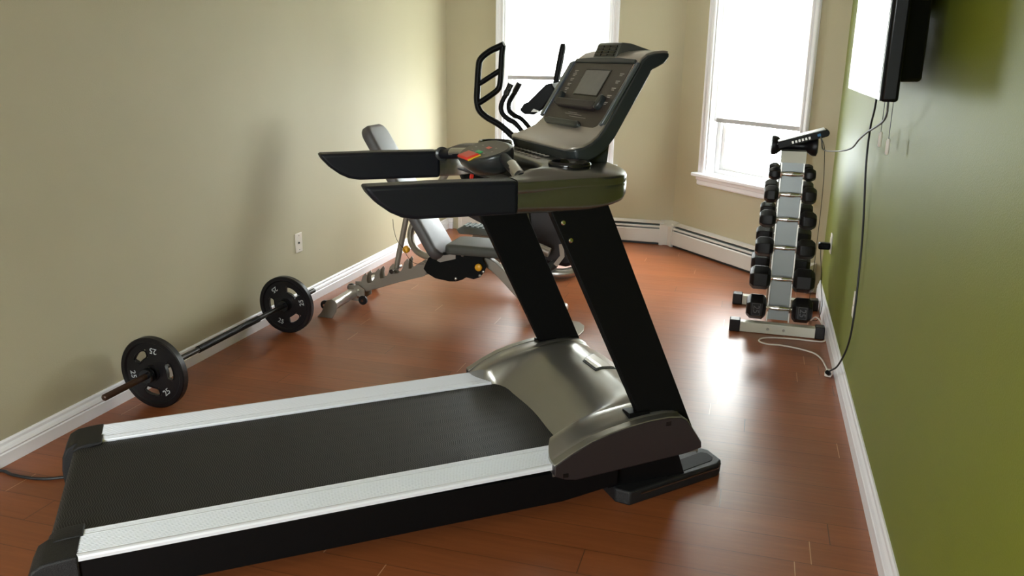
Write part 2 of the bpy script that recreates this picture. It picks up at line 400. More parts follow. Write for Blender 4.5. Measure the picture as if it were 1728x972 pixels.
def fbox(bm, f, s0, s1, d0, d1, z0, z1):
    P = [(s0,d0,z0),(s1,d0,z0),(s1,d1,z0),(s0,d1,z0),(s0,d0,z1),(s1,d0,z1),(s1,d1,z1),(s0,d1,z1)]
    v = [bm.verts.new(f(*p)) for p in P]
    for q in ((0,3,2,1),(4,5,6,7),(0,1,5,4),(1,2,6,5),(2,3,7,6),(3,0,4,7)): bm.faces.new([v[i] for i in q])
def fprof(bm, f, prof, s0, s1):
    """extrude (d,z) profile along s"""
    prism(bm, prof, lambda d, z: f(s0, d, z), lambda d, z: f(s1, d, z))
def fprof_v(bm, f, prof, z0, z1):
    """extrude (s,d) profile vertically"""
    prism(bm, prof, lambda s, d: f(s, d, z0), lambda s, d: f(s, d, z1))
def window(n, f, hole, sash_z, cw=0.066):
    a, b, z0 = hole
    # casing (two moulded sides + head)
    bm = BM()
    def cas(s, o):  # o=+1: outer side is at larger s
        pr = [(0, 0), (0, .010), (.006, .016), (.020, .016), (.024, .011), (.040, .014), (.044, .020), (cw-.006, .022), (cw, .018), (cw, 0)]
        pr = [(s+o*u, d) for u, d in pr]
        fprof_v(bm, f, pr if o > 0 else pr[::-1], z0-.005, WT+cw)
    cas(a, -1); cas(b, 1)
    fbox(bm, f, a-cw, b+cw, 0, .020, WT, WT+cw)
    win = struct('window_%d' % n, bm, M['trim'], bevel=.0015)
    bm = BM()     # jamb liner
    fbox(bm, f, a, a+.012, -.15, .002, z0, WT); fbox(bm, f, b-.012, b, -.15, .002, z0, WT); fbox(bm, f, a, b, -.15, .002, WT-.012, WT)
    obj('jamb', bm, M['frame'], win, bevel=.001)
    bm = BM()     # fixed frame + lower sash rails
    fbox(bm, f, a+.012, a+.05, -.135, -.075, z0, WT-.012); fbox(bm, f, b-.05, b-.012, -.135, -.075, z0, WT-.012)
    fbox(bm, f, a+.05, b-.05, -.135, -.075, z0, z0+.035); fbox(bm, f, a+.05, b-.05, -.135, -.075, WT-.05, WT-.012)
    obj('window_frame', bm, M['frame'], win, bevel=.003)
    bm = BM()
    fbox(bm, f, a+.05, a+.085, -.125, -.095, z0+.035, WT-.05); fbox(bm, f, b-.085, b-.05, -.125, -.095, z0+.035, WT-.05)
    fbox(bm, f, a+.085, b-.085, -.125, -.095, z0+.035, z0+.075); fbox(bm, f, a+.085, b-.085, -.125, -.095, WT-.09, WT-.05)
    obj('sash', bm, M['frame'], win, bevel=.003)
    bm = BM(); fbox(bm, f, a+.08, b-.08, -.112, -.108, z0+.07, WT-.085); obj('pane', bm, M['glass'], win)
    bm = BM()     # stool with horns, and apron below it
    fprof(bm, f, [(-.15, z0-.025), (.050, z0-.025), (.055, z0-.020), (.055, z0-.003), (.048, z0+.004), (-.15, z0+.004)], a-cw-.035, b+cw+.035)
    obj('window_sill', bm, M['trim'], win, bevel=.001)
    bm = BM()
    fprof(bm, f, [(0, z0-.09), (.012, z0-.09), (.018, z0-.08), (.018, z0-.055), (.028, z0-.048), (.030, z0-.025), (0, z0-.025)], a-cw-.005, b+cw+.005)
    obj('apron', bm, M['trim'], win)
    return win
window(1, fback, W1, 1.3)
window(2, bay, W2, 1.01)
window(3, frear, W_FILL, 1.3)  # unseen window added behind the camera to brighten the room
def blind(f, hole, zb, label):
    a, b, z0 = hole
    t = thing('roller_blind', label, 'blind', f((a+b)/2, -.055, WT-.03))
    bm = BM(); fbox(bm, f, a+.02, b-.02, -.056, -.055, zb, WT-.03); obj('fabric', bm, M['blind'], t, world=True)
    bm = BM(); fbox(bm, f, a+.02, b-.02, -.062, -.049, zb-.030, zb); obj('hem_bar', bm, M['hem'], t, world=True, bevel=.003)
    bm = BM(); cyl(bm, f(a+.02, -.055, WT-.03), f(b-.02, -.055, WT-.03), .017, 20); obj('roller', bm, M['frame'], t, world=True, smooth=40)
blind(fback, W1, 1.305, 'white roller blind lowered halfway in the left window behind the treadmill')
blind(bay, W2, 1.035, 'white roller blind lowered well down in the right window by the dumbbell rack')
# daylight portals in both windows and the added fill opening
def face_rot(d):  # area lights shine along local -Z
    return Vector(d).to_track_quat('-Z', 'Z').to_euler()
portal('window_daylight', fback((W1[0]+W1[1])/2, -.14, (.62+WT)/2), face_rot((0, -1, 0)), W1[1]-W1[0], WT-.62)
portal('window_daylight', bay((W2[0]+W2[1])/2, -.14, (.62+WT)/2), face_rot((NX, NY, 0)), W2[1]-W2[0], WT-.62)
portal('window_daylight', frear((W_FILL[0]+W_FILL[1])/2, -.14, (W_FILL[2]+WT)/2), face_rot((0, 1, 0)), W_FILL[1]-W_FILL[0], WT-W_FILL[2])

# baseboards
BP = [(0, 0), (.020, 0), (.020, .045), (.017, .050), (.019, .056), (.015, .066), (.010, .074), (.009, .084), (.005, .090), (0, .090)]
bm = BM(); fprof(bm, lambda s, d, z: (XL+d, s, z), BP, YR, YB); struct('baseboard_left', bm, M['trim'])
BPR = [(d, z*1.22) for d, z in BP]
bm = BM(); fprof(bm, lambda s, d, z: (XR-d, s, z), BPR, YR, CY2-.06); struct('baseboard_right', bm, M['trim'])
bm = BM(); fprof(bm, fback, BP, XL, -2.47); struct('baseboard_back', bm, M['trim'])

# baseboard heaters
def heater(f, s0, s1, label):
    t = thing('baseboard_heater', label, 'heater', f((s0+s1)/2, .03, 0))
    bm = BM(); fprof(bm, f, [(.003, .02), (.008, .02), (.008, .19), (.003, .19)], s0, s1)
    fprof(bm, f, [(.003, .184), (.050, .172), (.050, .176), (.003, .190)], s0, s1); obj('back_panel', bm, M['heater'], t, world=True)
    bm = BM(); fprof(bm, f, [(.060, .018), (.066, .022), (.066, .122), (.058, .130), (.055, .126), (.060, .120), (.060, .026), (.05, .022), (.05, .018)], s0, s1); obj('front_panel', bm, M['heater'], t, world=True)
    bm = BM(); fprof(bm, f, [(.046, .148), (.060, .140), (.061, .146), (.047, .154)], s0, s1); obj('louver', bm, M['heater'], t, world=True)
    bm = BM(); fprof(bm, f, [(.010, .03), (.052, .03), (.045, .135), (.040, .158), (.010, .166)], s0+.002, s1-.002); obj('element', bm, M['fin'], t, world=True)
    bm = BM(); fprof(bm, f, [(.012, .002), (.050, .002), (.050, .022), (.012, .022)], s0+.01, s1-.01); obj('gap_shade', bm, M['dark'], t, world=True)  # dark filler standing in for the shade in the gap below the panel
    for a, b in ((s0-.012, s0+.02), (s1-.02, s1+.012)):
        bm = BM(); fprof(bm, f, [(.0, .0), (.068, .0), (.069, .125), (.062, .155), (.050, .182), (.0, .194)], a, b)
        obj('end_cap', bm, M['heater'], t, world=True, bevel=.001)
    return t
heater(fback, -2.39, CX-.075, 'long cream baseboard heater under the left window')
heater(bay, .07, BL-.055, 'cream baseboard heater under the right window, behind the dumbbell rack')
bm = BM()
c0 = Vector(fback(CX-.09, .071, 0)); c1 = Vector(fback(CX-.028, .071, 0)); c2 = Vector(bay(.03, .071, 0)); c3 = Vector(bay(.085, .071, 0))
e0 = Vector(fback(CX-.09, 0.0, 0)); e3 = Vector(bay(.085, 0.0, 0)); em = Vector((CX, YB-.001, 0))
lo = [c0, c1, c3, e3, em, e0]
vs = [bm.verts.new((p.x, p.y, .004)) for p in lo]; vt = []
for i, p in enumerate(lo):
    q = p.copy()
    vt.append(bm.verts.new((q.x, q.y, .165 if i < 3 else .197)))
bm.faces.new(vs[::-1]); bm.faces.new(vt)
for i in range(6): bm.faces.new((vs[i], vs[(i+1) % 6], vt[(i+1) % 6], vt[i]))
tag(obj('heater_corner_cover', bm, M['heater'], bevel=.002), 'cream metal corner cover joining the two baseboard heaters', 'cover')

# wall plates
def wall_plate(name, f, s, z, w_, h_, label, coax):
    t = thing(name, label, 'wall plate', f(s, 0, z))
    bm = BM(); fbox(bm, f, s-w_/2, s+w_/2, .0, .007, z-h_/2, z+h_/2); obj('plate', bm, M['cream'], t, world=True, bevel=.003)
    for dz in ((-.042, .042) if coax else (-.001, .001)):
        if not coax and dz < 0: continue
        bm = BM(); cyl(bm, f(s, .006, z+dz), f(s, .0085, z+dz), .0035, 10); obj('screw', bm, M['mark'], t, world=True)
    for dz in ((0,) if coax else (-.02, .02)):
        bm = BM()
        if coax: cyl(bm, f(s-.006, .006, z), f(s-.006, .012, z), .006, 12)
        else: fbox(bm, f, s-.016, s+.016, .006, .010, z+dz-.014, z+dz+.014)
        obj('socket', bm, M['dark'] if coax else M['cream'], t, world=True, bevel=0 if coax else .003)
    return t
fl = lambda s, d, z: (XL+d, s, z); fr = lambda s, d, z: (XR-d, s, z)
wall_plate('coax_plate', fl, 4.19, .386, .072, .114, 'small cream wall plate with one dark coax socket on the left wall', True)
wall_plate('outlet_plate', fr, 3.70, .432, .072, .114, 'cream outlet plate on the green wall, beside the hanging black cable', False)
wall_plate('outlet_plate', fr, 5.02, .430, .072, .114, 'cream outlet plate on the green wall with the black power adapter plugged in', False)


# ------------------------------------------------------------------ treadmill (local: x forward, y across, z up)
TM = thing('treadmill', 'large black and silver treadmill with ribbed side rails standing across the wood floor', 'treadmill', (-1.624, 1.495, 0), math.radians(37.5))
W = 0.867; YC = W/2
def zr(x): return .170 + .0145*x
def mir(y, far): return W-y if far else y

# side skirts, deck board
for far in (0, 1):
    bm = BM(); a, b = sorted((mir(.006, far), mir(.030, far)))
    prism_y(bm, [(-.02, .035), (1.42, .050), (1.62, .075), (1.62, .16), (-.02, .160)], a, b); obj('side_skirt', bm, M['black'], TM, bevel=.003)
bm = BM(); prism_y(bm, [(.0, .045), (1.45, .06), (1.45, .165), (.0, .145)], .03, W-.03); obj('deck_frame', bm, M['black'], TM)
# ribbed aluminium side rails
def rail(far):
    bm = BM(); prof = [(0, -.015), (0, -.006), (.003, -.001), (.008, .001), (.014, .001)]
    y = .0155
    while y < .128:
        prof += [(y, .001), (y+.0010, -.0022), (y+.0038, -.0022), (y+.0048, .001)]; y += .0072 if not (.052 < y < .056 or .098 < y < .104) else .011
    prof += [(.136, .001), (.138, -.004), (.138, -.030)]
    P = [(mir(a, far), b) for a, b in prof]
    n = 1; x0, x1 = 0.0, 1.43
    prism(bm, P, lambda u, v: (x0, u, zr(x0)+v), lambda u, v: (x1, u, zr(x1)+v))
    return obj('side_rail', bm, M['alu'], TM)
rail(0); rail(1)
# running belt round the rear roller
bm = BM(); sec = []
R_ = .036; xc, zc = -.045, zr(0)-.008-.036
sec.append((1.60, zr(1.6)-.008)); sec.append((.8, zr(.8)-.008)); sec.append((0, zr(0)-.008)); sec.append((xc, zc+R_))
for i in range(1, 10): a = PI/2+PI*i/10; sec.append((xc+R_*math.cos(a), zc+R_*math.sin(a)))
sec.append((xc, zc-R_)); sec.append((.02, zc-R_)); sec.append((.02, zc-R_+.003)); sec.append((xc, zc+R_-.004)); sec.append((1.6, zr(1.6)-.012))
prism_y(bm, sec, .142, W-.142); obj('running_belt', bm, M['belt'], TM, smooth=30)
# rear end caps
for far in (0, 1):
    bm = BM()
    yo, yi = -.004, .150
    pro = [(.012, .172), (-.03, .170), (-.075, .164), (-.100, .150), (-.116, .118), (-.122, .07), (-.120, .022), (-.100, .012), (.012, .03)]
    a, b = sorted((mir(yo, far), mir(.132, far))); prism_y(bm, pro, a, b)
    obj_c = obj('end_cap', bm, M['blackmat'], TM, bevel=.007, seg=3)
    bm = BM()
    a, b = sorted((mir(.10, far), mir(.166, far)))
    prism_y(bm, [(.014, .166), (.014, .175), (-.03, .1735), (-.058, .168), (-.074, .158), (-.080, .15)], a, b); obj('belt_guard', bm, M['blackmat'], obj_c, bevel=.004)
# motor hood
S_ = [(1.375,.196),(1.40,.213),(1.437,.235),(1.504,.264),(1.573,.283),(1.643,.295),(1.714,.303),(1.787,.305),(1.842,.297),(1.864,.281),(1.925,.192)]
C_ = [(1.455,.172),(1.50,.212),(1.56,.256),(1.62,.291),(1.68,.317),(1.74,.330),(1.79,.326),(1.84,.306),(1.89,.275),(1.93,.237),(1.955,.200)]
ys = [0, .004, .012, .03, .055, .080, .100, .108, .114, .120, .130, .145, .165, .19, .22, .26, .32, .38, YC]
ys = ys + [W-y for y in ys[-2::-1]]
bm = BM(); G = []
for y in ys:
    t = min(y, W-y)
    kb = smoothstep((t-.02)/.20); xr = 1.378 + (1.462-1.378)*kb + .012*smoothstep((t-.22)/.2)
    xf = 1.925 + .03*smoothstep(t/.2)
    wgt = smoothstep((t-.106)/.045); edge = -.012*(1-smoothstep(t/.014))
    row = []
    for i in range(29):
        u = i/28; x = xr+(xf-xr)*u
        xs = 1.375+(1.925-1.375)*u if t < .02 else x
        zs = interp(S_, x) + .016*smoothstep(t/.09); zc_ = interp(C_, 1.455+(1.955-1.455)*((x-xr)/(xf-xr)))
        z = zs*(1-wgt)+zc_*wgt+edge
        if .107 < t < .115: z -= .003
        z = max(z, .165)
        row.append(bm.verts.new((x, y, z)))
    G.append(row)
for a, b in zip(G, G[1:]):
    for i in range(28): bm.faces.new((a[i], a[i+1], b[i+1], b[i]))
# skirt all round
def drop(vs_, z): 
    lows = [bm.verts.new((v.co.x, v.co.y, z)) for v in vs_]
    for i in range(len(vs_)-1): bm.faces.new((vs_[i], vs_[i+1], lows[i+1], lows[i]))
    return lows
drop([r[-1] for r in G], .14); drop(G[0], .15); drop(G[-1], .15); drop([r[0] for r in G], .15)
hood = obj('motor_hood', bm, M['hood'], TM, smooth=50)
# dark line where the hood meets the belt
bm = BM(); P = []
for r in G:
    v = None
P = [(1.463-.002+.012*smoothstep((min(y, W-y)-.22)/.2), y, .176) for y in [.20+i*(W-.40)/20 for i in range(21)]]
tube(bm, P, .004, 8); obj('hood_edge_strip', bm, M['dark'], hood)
# badge on the hood
bm = BM()
bz = lambda x: interp(C_, 1.455+(1.955-1.455)*((x-1.474)/(1.955-1.474)))
def on(x, y, k=0): return (x, y, bz(x)+k)
Q = [(1.722, .505), (1.806, .568), (1.815, .392), (1.722, .396)]
def badge(bm, Q, k0, k1):
    n = 6; a = []
    for i in range(n+1):
        s_ = i/n; l = [Q[0][j]+(Q[3][j]-Q[0][j])*s_ for j in (0, 1)]; r = [Q[1][j]+(Q[2][j]-Q[1][j])*s_ for j in (0, 1)]
        a.append([(l[0]+(r[0]-l[0])*q/n, l[1]+(r[1]-l[1])*q/n) for q in range(n+1)])
    T_ = [[bm.verts.new(on(*p, k1)) for p in r] for r in a]
    B_ = [[bm.verts.new(on(*p, k0)) for p in r] for r in a]
    for i in range(n):
        for j in range(n):
            bm.faces.new((T_[i][j], T_[i][j+1], T_[i+1][j+1], T_[i+1][j]))
    for i in range(n):
        bm.faces.new((T_[0][i], T_[0][i+1], B_[0][i+1], B_[0][i])); bm.faces.new((T_[n][i], T_[n][i+1], B_[n][i+1], B_[n][i]))
        bm.faces.new((T_[i][0], T_[i+1][0], B_[i+1][0], B_[i][0])); bm.faces.new((T_[i][n], T_[i+1][n], B_[i+1][n], B_[i][n]))
badge(bm, Q, -.003, .003); bd = obj('badge_frame', bm, M['dark'], hood)
bm = BM(); badge(bm, [(1.729, .503), (1.800, .556), (1.807, .402), (1.729, .404)], -.002, .006); obj('badge', bm, M['steel'], bd)
# side covers
side = [(1.374,.200),(1.40,.213),(1.437,.233),(1.504,.262),(1.573,.281),(1.643,.294),(1.714,.302),(1.787,.304),(1.836,.297),(1.860,.282),(1.922,.192),(1.924,.172),(1.863,.160),(1.580,.143),(1.454,.136),(1.413,.144),(1.375,.162)]
for far in (0, 1):
    bm = BM(); a, b = sorted((mir(-.022, far), mir(.002, far))); prism_y(bm, side, a, b)
    sc_ = obj('side_cover', bm, M['panelside'], TM, bevel=.004, seg=3)
    for (x, z) in ((1.785, .283), (1.413, .160)):
        bm = BM(); box(bm, x-.009, x+.009, *sorted((mir(-.0235, far), mir(-.020, far))), z-.007, z+.007)
        obj('screw_recess', bm, M['gloss'], sc_)
# hood-coloured strip standing in for the highlight along the side cover's top edge
for far in (0, 1):
    bm = BM(); top = side[:11]
    a, b = sorted((mir(-.020, far), mir(.012, far)))
    inner = [(x, z-.006) for x, z in top]
    prism_y(bm, [(x, z+.003) for x, z in top]+inner[::-1], a, b); obj('highlight_band', bm, M['hood'], TM, bevel=.003, seg=3)
# uprights
UP = [(1.366,1.03),(1.352,1.06),(1.535,1.06),(1.549,1.03),(1.915,.224),(1.945,.16),(1.77,.16),(1.690,.329)]
for far in (0, 1):
    bm = BM(); a, b = sorted((mir(.030, far), mir(.066, far))); sx_ = -.028*far; prism_y(bm, [(1.337+sx_,1.06),(1.535+sx_,1.06),(1.952+sx_,.15),(1.776+sx_,.15)], a, b)
    u = obj('upright', bm, M['upright'], TM, bevel=.004)
    bm = BM()
    yy = mir(.030, far); o_ = -1 if not far else 1
    for x, z in ((1.401, .975), (1.428, .919)):
        bm = BM(); lathe(bm, [(0, o_*.005), (.004, o_*.005), (.0075, o_*.003), (.008, 0)], (x, yy, z), 'Y', 14)
        obj('bolt', bm, M['chrome'], u, smooth=50)
    bm = BM(); prism_z(bm, [(p, q) for p, q in ((1.66, mir(.024, far)), (1.74, mir(.024, far)), (1.74, mir(.072, far)), (1.66, mir(.072, far)))], .298, .318); obj('foot_gasket', bm, M['black'], u, bevel=.002)
# handrail grips
gp = [(.803,1.112),(.815,1.090),(.840,1.062),(.872,1.038),(.905,1.022),(.945,1.015),(1.245,1.013),(1.245,1.112),(1.0,1.114)]
for far in (0, 1):
    bm = BM(); a, b = sorted((mir(0, far), mir(.078, far))); prism_y(bm, gp, a, b)
    obj('handrail_grip', bm, M['grip'], TM, bevel=.012, seg=4)
# console deck, swept round a U
def half(P): return P + [(x, W-y) for x, y in P[-2::-1]]
O_ = half(catmull([(1.243,0,0),(1.33,0,0),(1.43,0,0),(1.52,.002,0),(1.575,.018,0),(1.615,.050,0),(1.655,.115,0),(1.682,.20,0),(1.697,.31,0),(1.700,YC,0)], 4) and [(v.x, v.y) for v in catmull([(1.243,0,0),(1.33,0,0),(1.43,0,0),(1.52,.002,0),(1.575,.018,0),(1.615,.050,0),(1.655,.115,0),(1.682,.20,0),(1.697,.31,0),(1.700,YC,0)], 4)])
I_ = half([(v.x, v.y) for v in catmull([(1.243,.078,0),(1.275,.079,0),(1.31,.084,0),(1.345,.105,0),(1.375,.145,0),(1.392,.19,0),(1.398,.24,0),(1.400,.31,0),(1.400,.37,0),(1.400,YC,0)], 4)])
bm = BM(); rings = []
for k, ((ox, oy), (ix, iy)) in enumerate(zip(O_, I_)):
    t = min(oy, W-oy); f_ = smoothstep((ox-1.24)/.20)
    def L_(s, z): return bm.verts.new((ox+(ix-ox)*s, oy+(iy-oy)*s, z))
    wid = math.hypot(ix-ox, iy-oy); q = lambda d: d/wid
    hi = 1.113 + .024*f_; zi = 1.113+.020*f_; zb = 1.013+.014*smoothstep((ox-1.45)/.2)
    rings.append([L_(q(.02), zb-.001), L_(q(.006), zb+.006), L_(0, zb+.02), L_(0, 1.070+.012*f_), L_(q(.0018), 1.0715+.012*f_), L_(q(.0018), 1.0735+.012*f_), L_(0, 1.075+.012*f_), L_(0, 1.101), L_(q(.0025), 1.107), L_(q(.007), 1.111), L_(q(.028), 1.1125+.007*f_), L_(q(.052), 1.113+.015*f_), L_(max(.66, q(.06)), hi), L_(1-q(.006), zi), L_(1, zi-.005), L_(1, 1.045), L_(1-q(.004), zb+.01), L_(.5, zb)])
n = len(rings[0])
for a, b in zip(rings, rings[1:]):
    for i in range(n): bm.faces.new((a[i], a[(i+1) % n], b[(i+1) % n], b[i]))
bm.faces.new(rings[0]); bm.faces.new(rings[-1][::-1])
con = obj('console_deck', bm, M['silverpl'], TM, smooth=55)
# tray floor in the cut-out
bm = BM(); prism_z(bm, [(1.30,.11),(1.36,.13),(1.41,.20),(1.41,W-.20),(1.36,W-.13),(1.30,W-.11),(1.325,YC+.1),(1.325,YC-.1)], 1.045, 1.052); obj('storage_tray', bm, M['panelside'], con, bevel=.002)
# key area print on the deck
bm = BM()
for i in range(9):
    y = .30+i*.034
    for j in range(2): box(bm, 1.425+j*.030, 1.440+j*.030, y, y+.016, 1.1365+j*.004, 1.1378+j*.0045)
obj('key_print', bm, M['mark'], con)
# cup holders
for far in (0, 1):
    bm = BM(); c = (1.452, mir(.105, far), 1.137)
    lathe(bm, [(.048, -.05), (.052, .004), (.055, .011), (.060, .012), (.065, .008), (.066, 0), (.060, -.012), (.058, -.03)], c, 'Z', 36); 
    lathe(bm, [(0, -.052), (.046, -.052), (.048, -.05)], c, 'Z', 36)
    obj('cup_holder', bm, M['gloss'], TM, smooth=50)
# crossbar with pulse grips and the stop pod
bm = BM(); cyl(bm, (1.283, .070, 1.107), (1.311, .30, 1.140), .0175, 20); sb = obj('crossbar', bm, M['grip'], TM, smooth=60)
bm = BM(); cyl(bm, (1.311-.020, W-.33, 1.128), (1.243, W-.075, 1.100), .0175, 20); cb2 = obj('crossbar', bm, M['grip'], TM, smooth=60)
bm = BM(); cyl(bm, (1.2855, .095, 1.110), (1.302, .205, 1.128), .0185, 20); obj('pulse_sensor', bm, M['steel'], sb, smooth=60)
bm = BM(); cyl(bm, (1.286, W-.295, 1.1265), (1.262, W-.175, 1.1145), .0185, 20); obj('pulse_sensor', bm, M['steel'], cb2, smooth=60)
bm = BM(); lathe(bm, [(.0175, 0), (.026, .004), (.026, .014), (.0175, .018)], (0, 0, 0), 'Y', 20); bm.transform(Matrix.Translation((1.247, W-.10, 1.103))); obj('collar', bm, M['housing'], cb2, smooth=60)
# pod body
PM = Matrix.Translation((1.290, YC, 1.150)) @ Matrix.Rotation(math.radians(-19), 4, 'Y')
def pod_ring(bm, hx, hy, z, e=2.6, n=40, sx=0):
    vs_ = []
    for i in range(n):
        a = 2*PI*i/n; c, s = math.cos(a), math.sin(a)
        x = math.copysign(abs(c)**(2/e), c)*hx; y = math.copysign(abs(s)**(2/e), s)*hy
        y *= (1-.18*max(0, -x/hx)) if hx else 1
        vs_.append(bm.verts.new(PM @ Vector((x+sx, y, z))))
    return vs_
bm = BM(); rr = [pod_ring(bm, .040, .09, -.072, sx=.01), pod_ring(bm, .062, .125, -.060, sx=.006), pod_ring(bm, .078, .143, -.030), pod_ring(bm, .082, .147, -.008), pod_ring(bm, .080, .145, -.001), pod_ring(bm, .075, .140, .002)]
for a, b in zip(rr, rr[1:]):
    for i in range(40): bm.faces.new((a[i], a[(i+1) % 40], b[(i+1) % 40], b[i]))
bm.faces.new(rr[0]); bm.faces.new(rr[-1][::-1]); pod = obj('control_pod', bm, M['housing'], TM, smooth=40)
bm = BM(); a = pod_ring(bm, .071, .135, .0022); b = pod_ring(bm, .071, .135, .003)
bm.faces.new(a[::-1]); bm.faces.new(b)
for i in range(40): bm.faces.new((a[i], a[(i+1) % 40], b[(i+1) % 40], b[i]))
obj('pod_face', bm, M['screenpanel'], pod)
def podbox(bm, x0, x1, y0, y1, z0, z1):
    b2 = BM(); box(b2, x0, x1, y0, y1, z0, z1); b2.transform(PM); add_bm(bm, b2)
bm = BM(); podbox(bm, -.083, -.036, -.062, .038, .001, .012); obj('stop_button', bm, M['red'], pod, bevel=.006, seg=3)
bm = BM(); podbox(bm, -.037, -.0335, -.064, .040, .001, .0065); podbox(bm, -.08, -.0335, -.067, -.0635, .001, .0065); obj('stop_outline', bm, M['yellowline'], pod)
bm = BM(); podbox(bm, -.028, -.012, -.032, .012, .001, .006); obj('start_button', bm, M['greenb'], pod, bevel=.003)
bm = BM(); podbox(bm, .012, .026, -.022, .014, .002, .0034)
obj('print_mark', bm, M['red'], pod)
for x, y in ((-.02, .06), (.02, .058), (-.02, -.058), (.025, -.06), (.0, .075), (.0, -.085)):
    bm = BM(); podbox(bm, x, x+.005, y, y+.014, .002, .0034); obj('print_mark', bm, M['mark'], pod)
bm = BM(); cyl(bm, (1.222, .345, 1.077), (1.214, .345, 1.079), .008, 12); obj('safety_key_socket', bm, M['red'], pod)
# mast between deck and display
bm = BM(); prism_y(bm, [(1.565,1.12),(1.632,1.12),(1.640,1.20),(1.645,1.24),(1.58,1.19)], .20, W-.20); obj('mast', bm, M['housing'], TM, bevel=.008)
# display housing: rows of (x, z, half width)
DR = [(1.478,1.170,.228),(1.484,1.1735,.250),(1.500,1.178,.266),(1.525,1.183,.272),(1.555,1.195,.268),(1.582,1.211,.258),(1.606,1.236,.250),(1.65,1.306,.245),(1.70,1.386,.240),(1.728,1.431,.236),(1.741,1.449,.233),(1.762,1.463,.230),(1.79,1.470,.228),(1.825,1.473,.222),(1.852,1.472,.210)]
def norm_of(i):
    a = DR[max(i-1, 0)]; b = DR[min(i+1, len(DR)-1)]; dx, dz = b[0]-a[0], b[1]-a[1]; l = math.hypot(dx, dz)
    return dz/l, -dx/l      # points to +x / -z : the back side
def shell(th0, th1, shrink, mat_, name, parent, bev):
    bm = BM(); F_, B_ = [], []
    ny = 10
    for i, (x, z, h) in enumerate(DR):
        nx_, nz_ = norm_of(i); k0 = th0; k1 = th1*(.35 if i == 0 else (1, 1, .95, .75, .35)[i-len(DR)+5] if i >= len(DR)-5 else 1)
        h = h-shrink
        F_.append([bm.verts.new((x+nx_*k0, YC-h+2*h*j/ny, z+nz_*k0)) for j in range(ny+1)])
        B_.append([bm.verts.new((x+nx_*k1, YC-h+2*h*j/ny, z+nz_*k1)) for j in range(ny+1)])
    m = len(DR)
    for i in range(m-1):
        for j in range(ny):
            bm.faces.new((F_[i][j], F_[i][j+1], F_[i+1][j+1], F_[i+1][j])); bm.faces.new((B_[i][j], B_[i+1][j], B_[i+1][j+1], B_[i][j+1]))
        bm.faces.new((F_[i][0], F_[i+1][0], B_[i+1][0], B_[i][0])); bm.faces.new((F_[i][ny], B_[i][ny], B_[i+1][ny], F_[i+1][ny]))
    for j in range(ny):
        bm.faces.new((F_[0][j], B_[0][j], B_[0][j+1], F_[0][j+1])); bm.faces.new((F_[-1][j], F_[-1][j+1], B_[-1][j+1], B_[-1][j]))
    return obj(name, bm, mat_, parent, smooth=35, bevel=bev, seg=3)
dh = shell(.003, .050, 0, M['housing'], 'display_housing', TM, .006)
shell(-.004, .010, .008, M['bezel'], 'display_bezel', TM, .003)
# things lying on the sloping face: frame with origin on the face
FD = Vector((.5313, 0, .8472)); FN = Vector((-.8472, 0, .5313)); F0 = Vector((1.606, YC, 1.2345))
def fp(v, y, k): p = F0 + FD*v + FN*k; return (p.x, YC+y, p.z)
def facebox(bm, v0, v1, y0, y1, k0, k1):
    P = [fp(v0,y0,k0),fp(v0,y1,k0),fp(v1,y1,k0),fp(v1,y0,k0),fp(v0,y0,k1),fp(v0,y1,k1),fp(v1,y1,k1),fp(v1,y0,k1)]
    v = [bm.verts.new(p) for p in P]
    for q in ((0,3,2,1),(4,5,6,7),(0,1,5,4),(1,2,6,5),(2,3,7,6),(3,0,4,7)): bm.faces.new([v[i] for i in q])
def faceprism(bm, poly, k0, k1): prism(bm, poly, lambda y, v: fp(v, y, k0), lambda y, v: fp(v, y, k1))
bm = BM(); pp = [(-.215, .03), (-.205, .006), (-.185, -.006), (-.15, -.010), (.20, -.010), (.222, -.002), (.228, .02), (.222, .232), (-.205, .232)]
faceprism(bm, pp, .0, .0065); panel = obj('control_panel', bm, M['screenpanel'], TM, bevel=.002)
for sg in (1, -1):
    a, b = sorted((sg*.227, sg*(.255 if sg > 0 else .242)))
    bm = BM(); faceprism(bm, [(a, .012), (b, .004), (b, .228), (a, .236)], .0, .014); obj('side_rim', bm, M['rim'], panel, bevel=.003)
bm = BM(); faceprism(bm, [(-.218, .232), (-.212, .246), (-.10, .252), (.10, .252), (.222, .246), (.228, .232)], .0, .012); obj('visor_lip', bm, M['housing'], panel, bevel=.003)
bm = BM(); faceprism(bm, [(-.092, .104), (.093, .104), (.098, .206), (-.090, .206)], .006, .0085); obj('lcd_frame', bm, M['gloss'], panel)
bm = BM(); faceprism(bm, [(-.086, .108), (.088, .108), (.092, .201), (-.084, .201)], .008, .0095); obj('lcd_screen', bm, M['lcd'], panel)
for sgn, vs_ in ((1, (.197, .183, .164, .144, .125, .108)), (-1, (.192, .165, .139, .112, .086))):
    bm = BM()
    for v in vs_:
        y = .172 if sgn > 0 else -.172
        facebox(bm, v, v+.0035, y-.014, y+.014, .0064, .0072); facebox(bm, v-.006, v-.003, y-.008, y+.010, .0064, .0072)
    obj('key_column', bm, M['mark'], panel)
bm = BM()
for v, a, b in ((.030, -.06, .07), (.022, -.10, .03), (.036, -.02, .05)): facebox(bm, v, v+.0016, a, b, .0064, .0070)
obj('print_line', bm, M['mark'], panel)
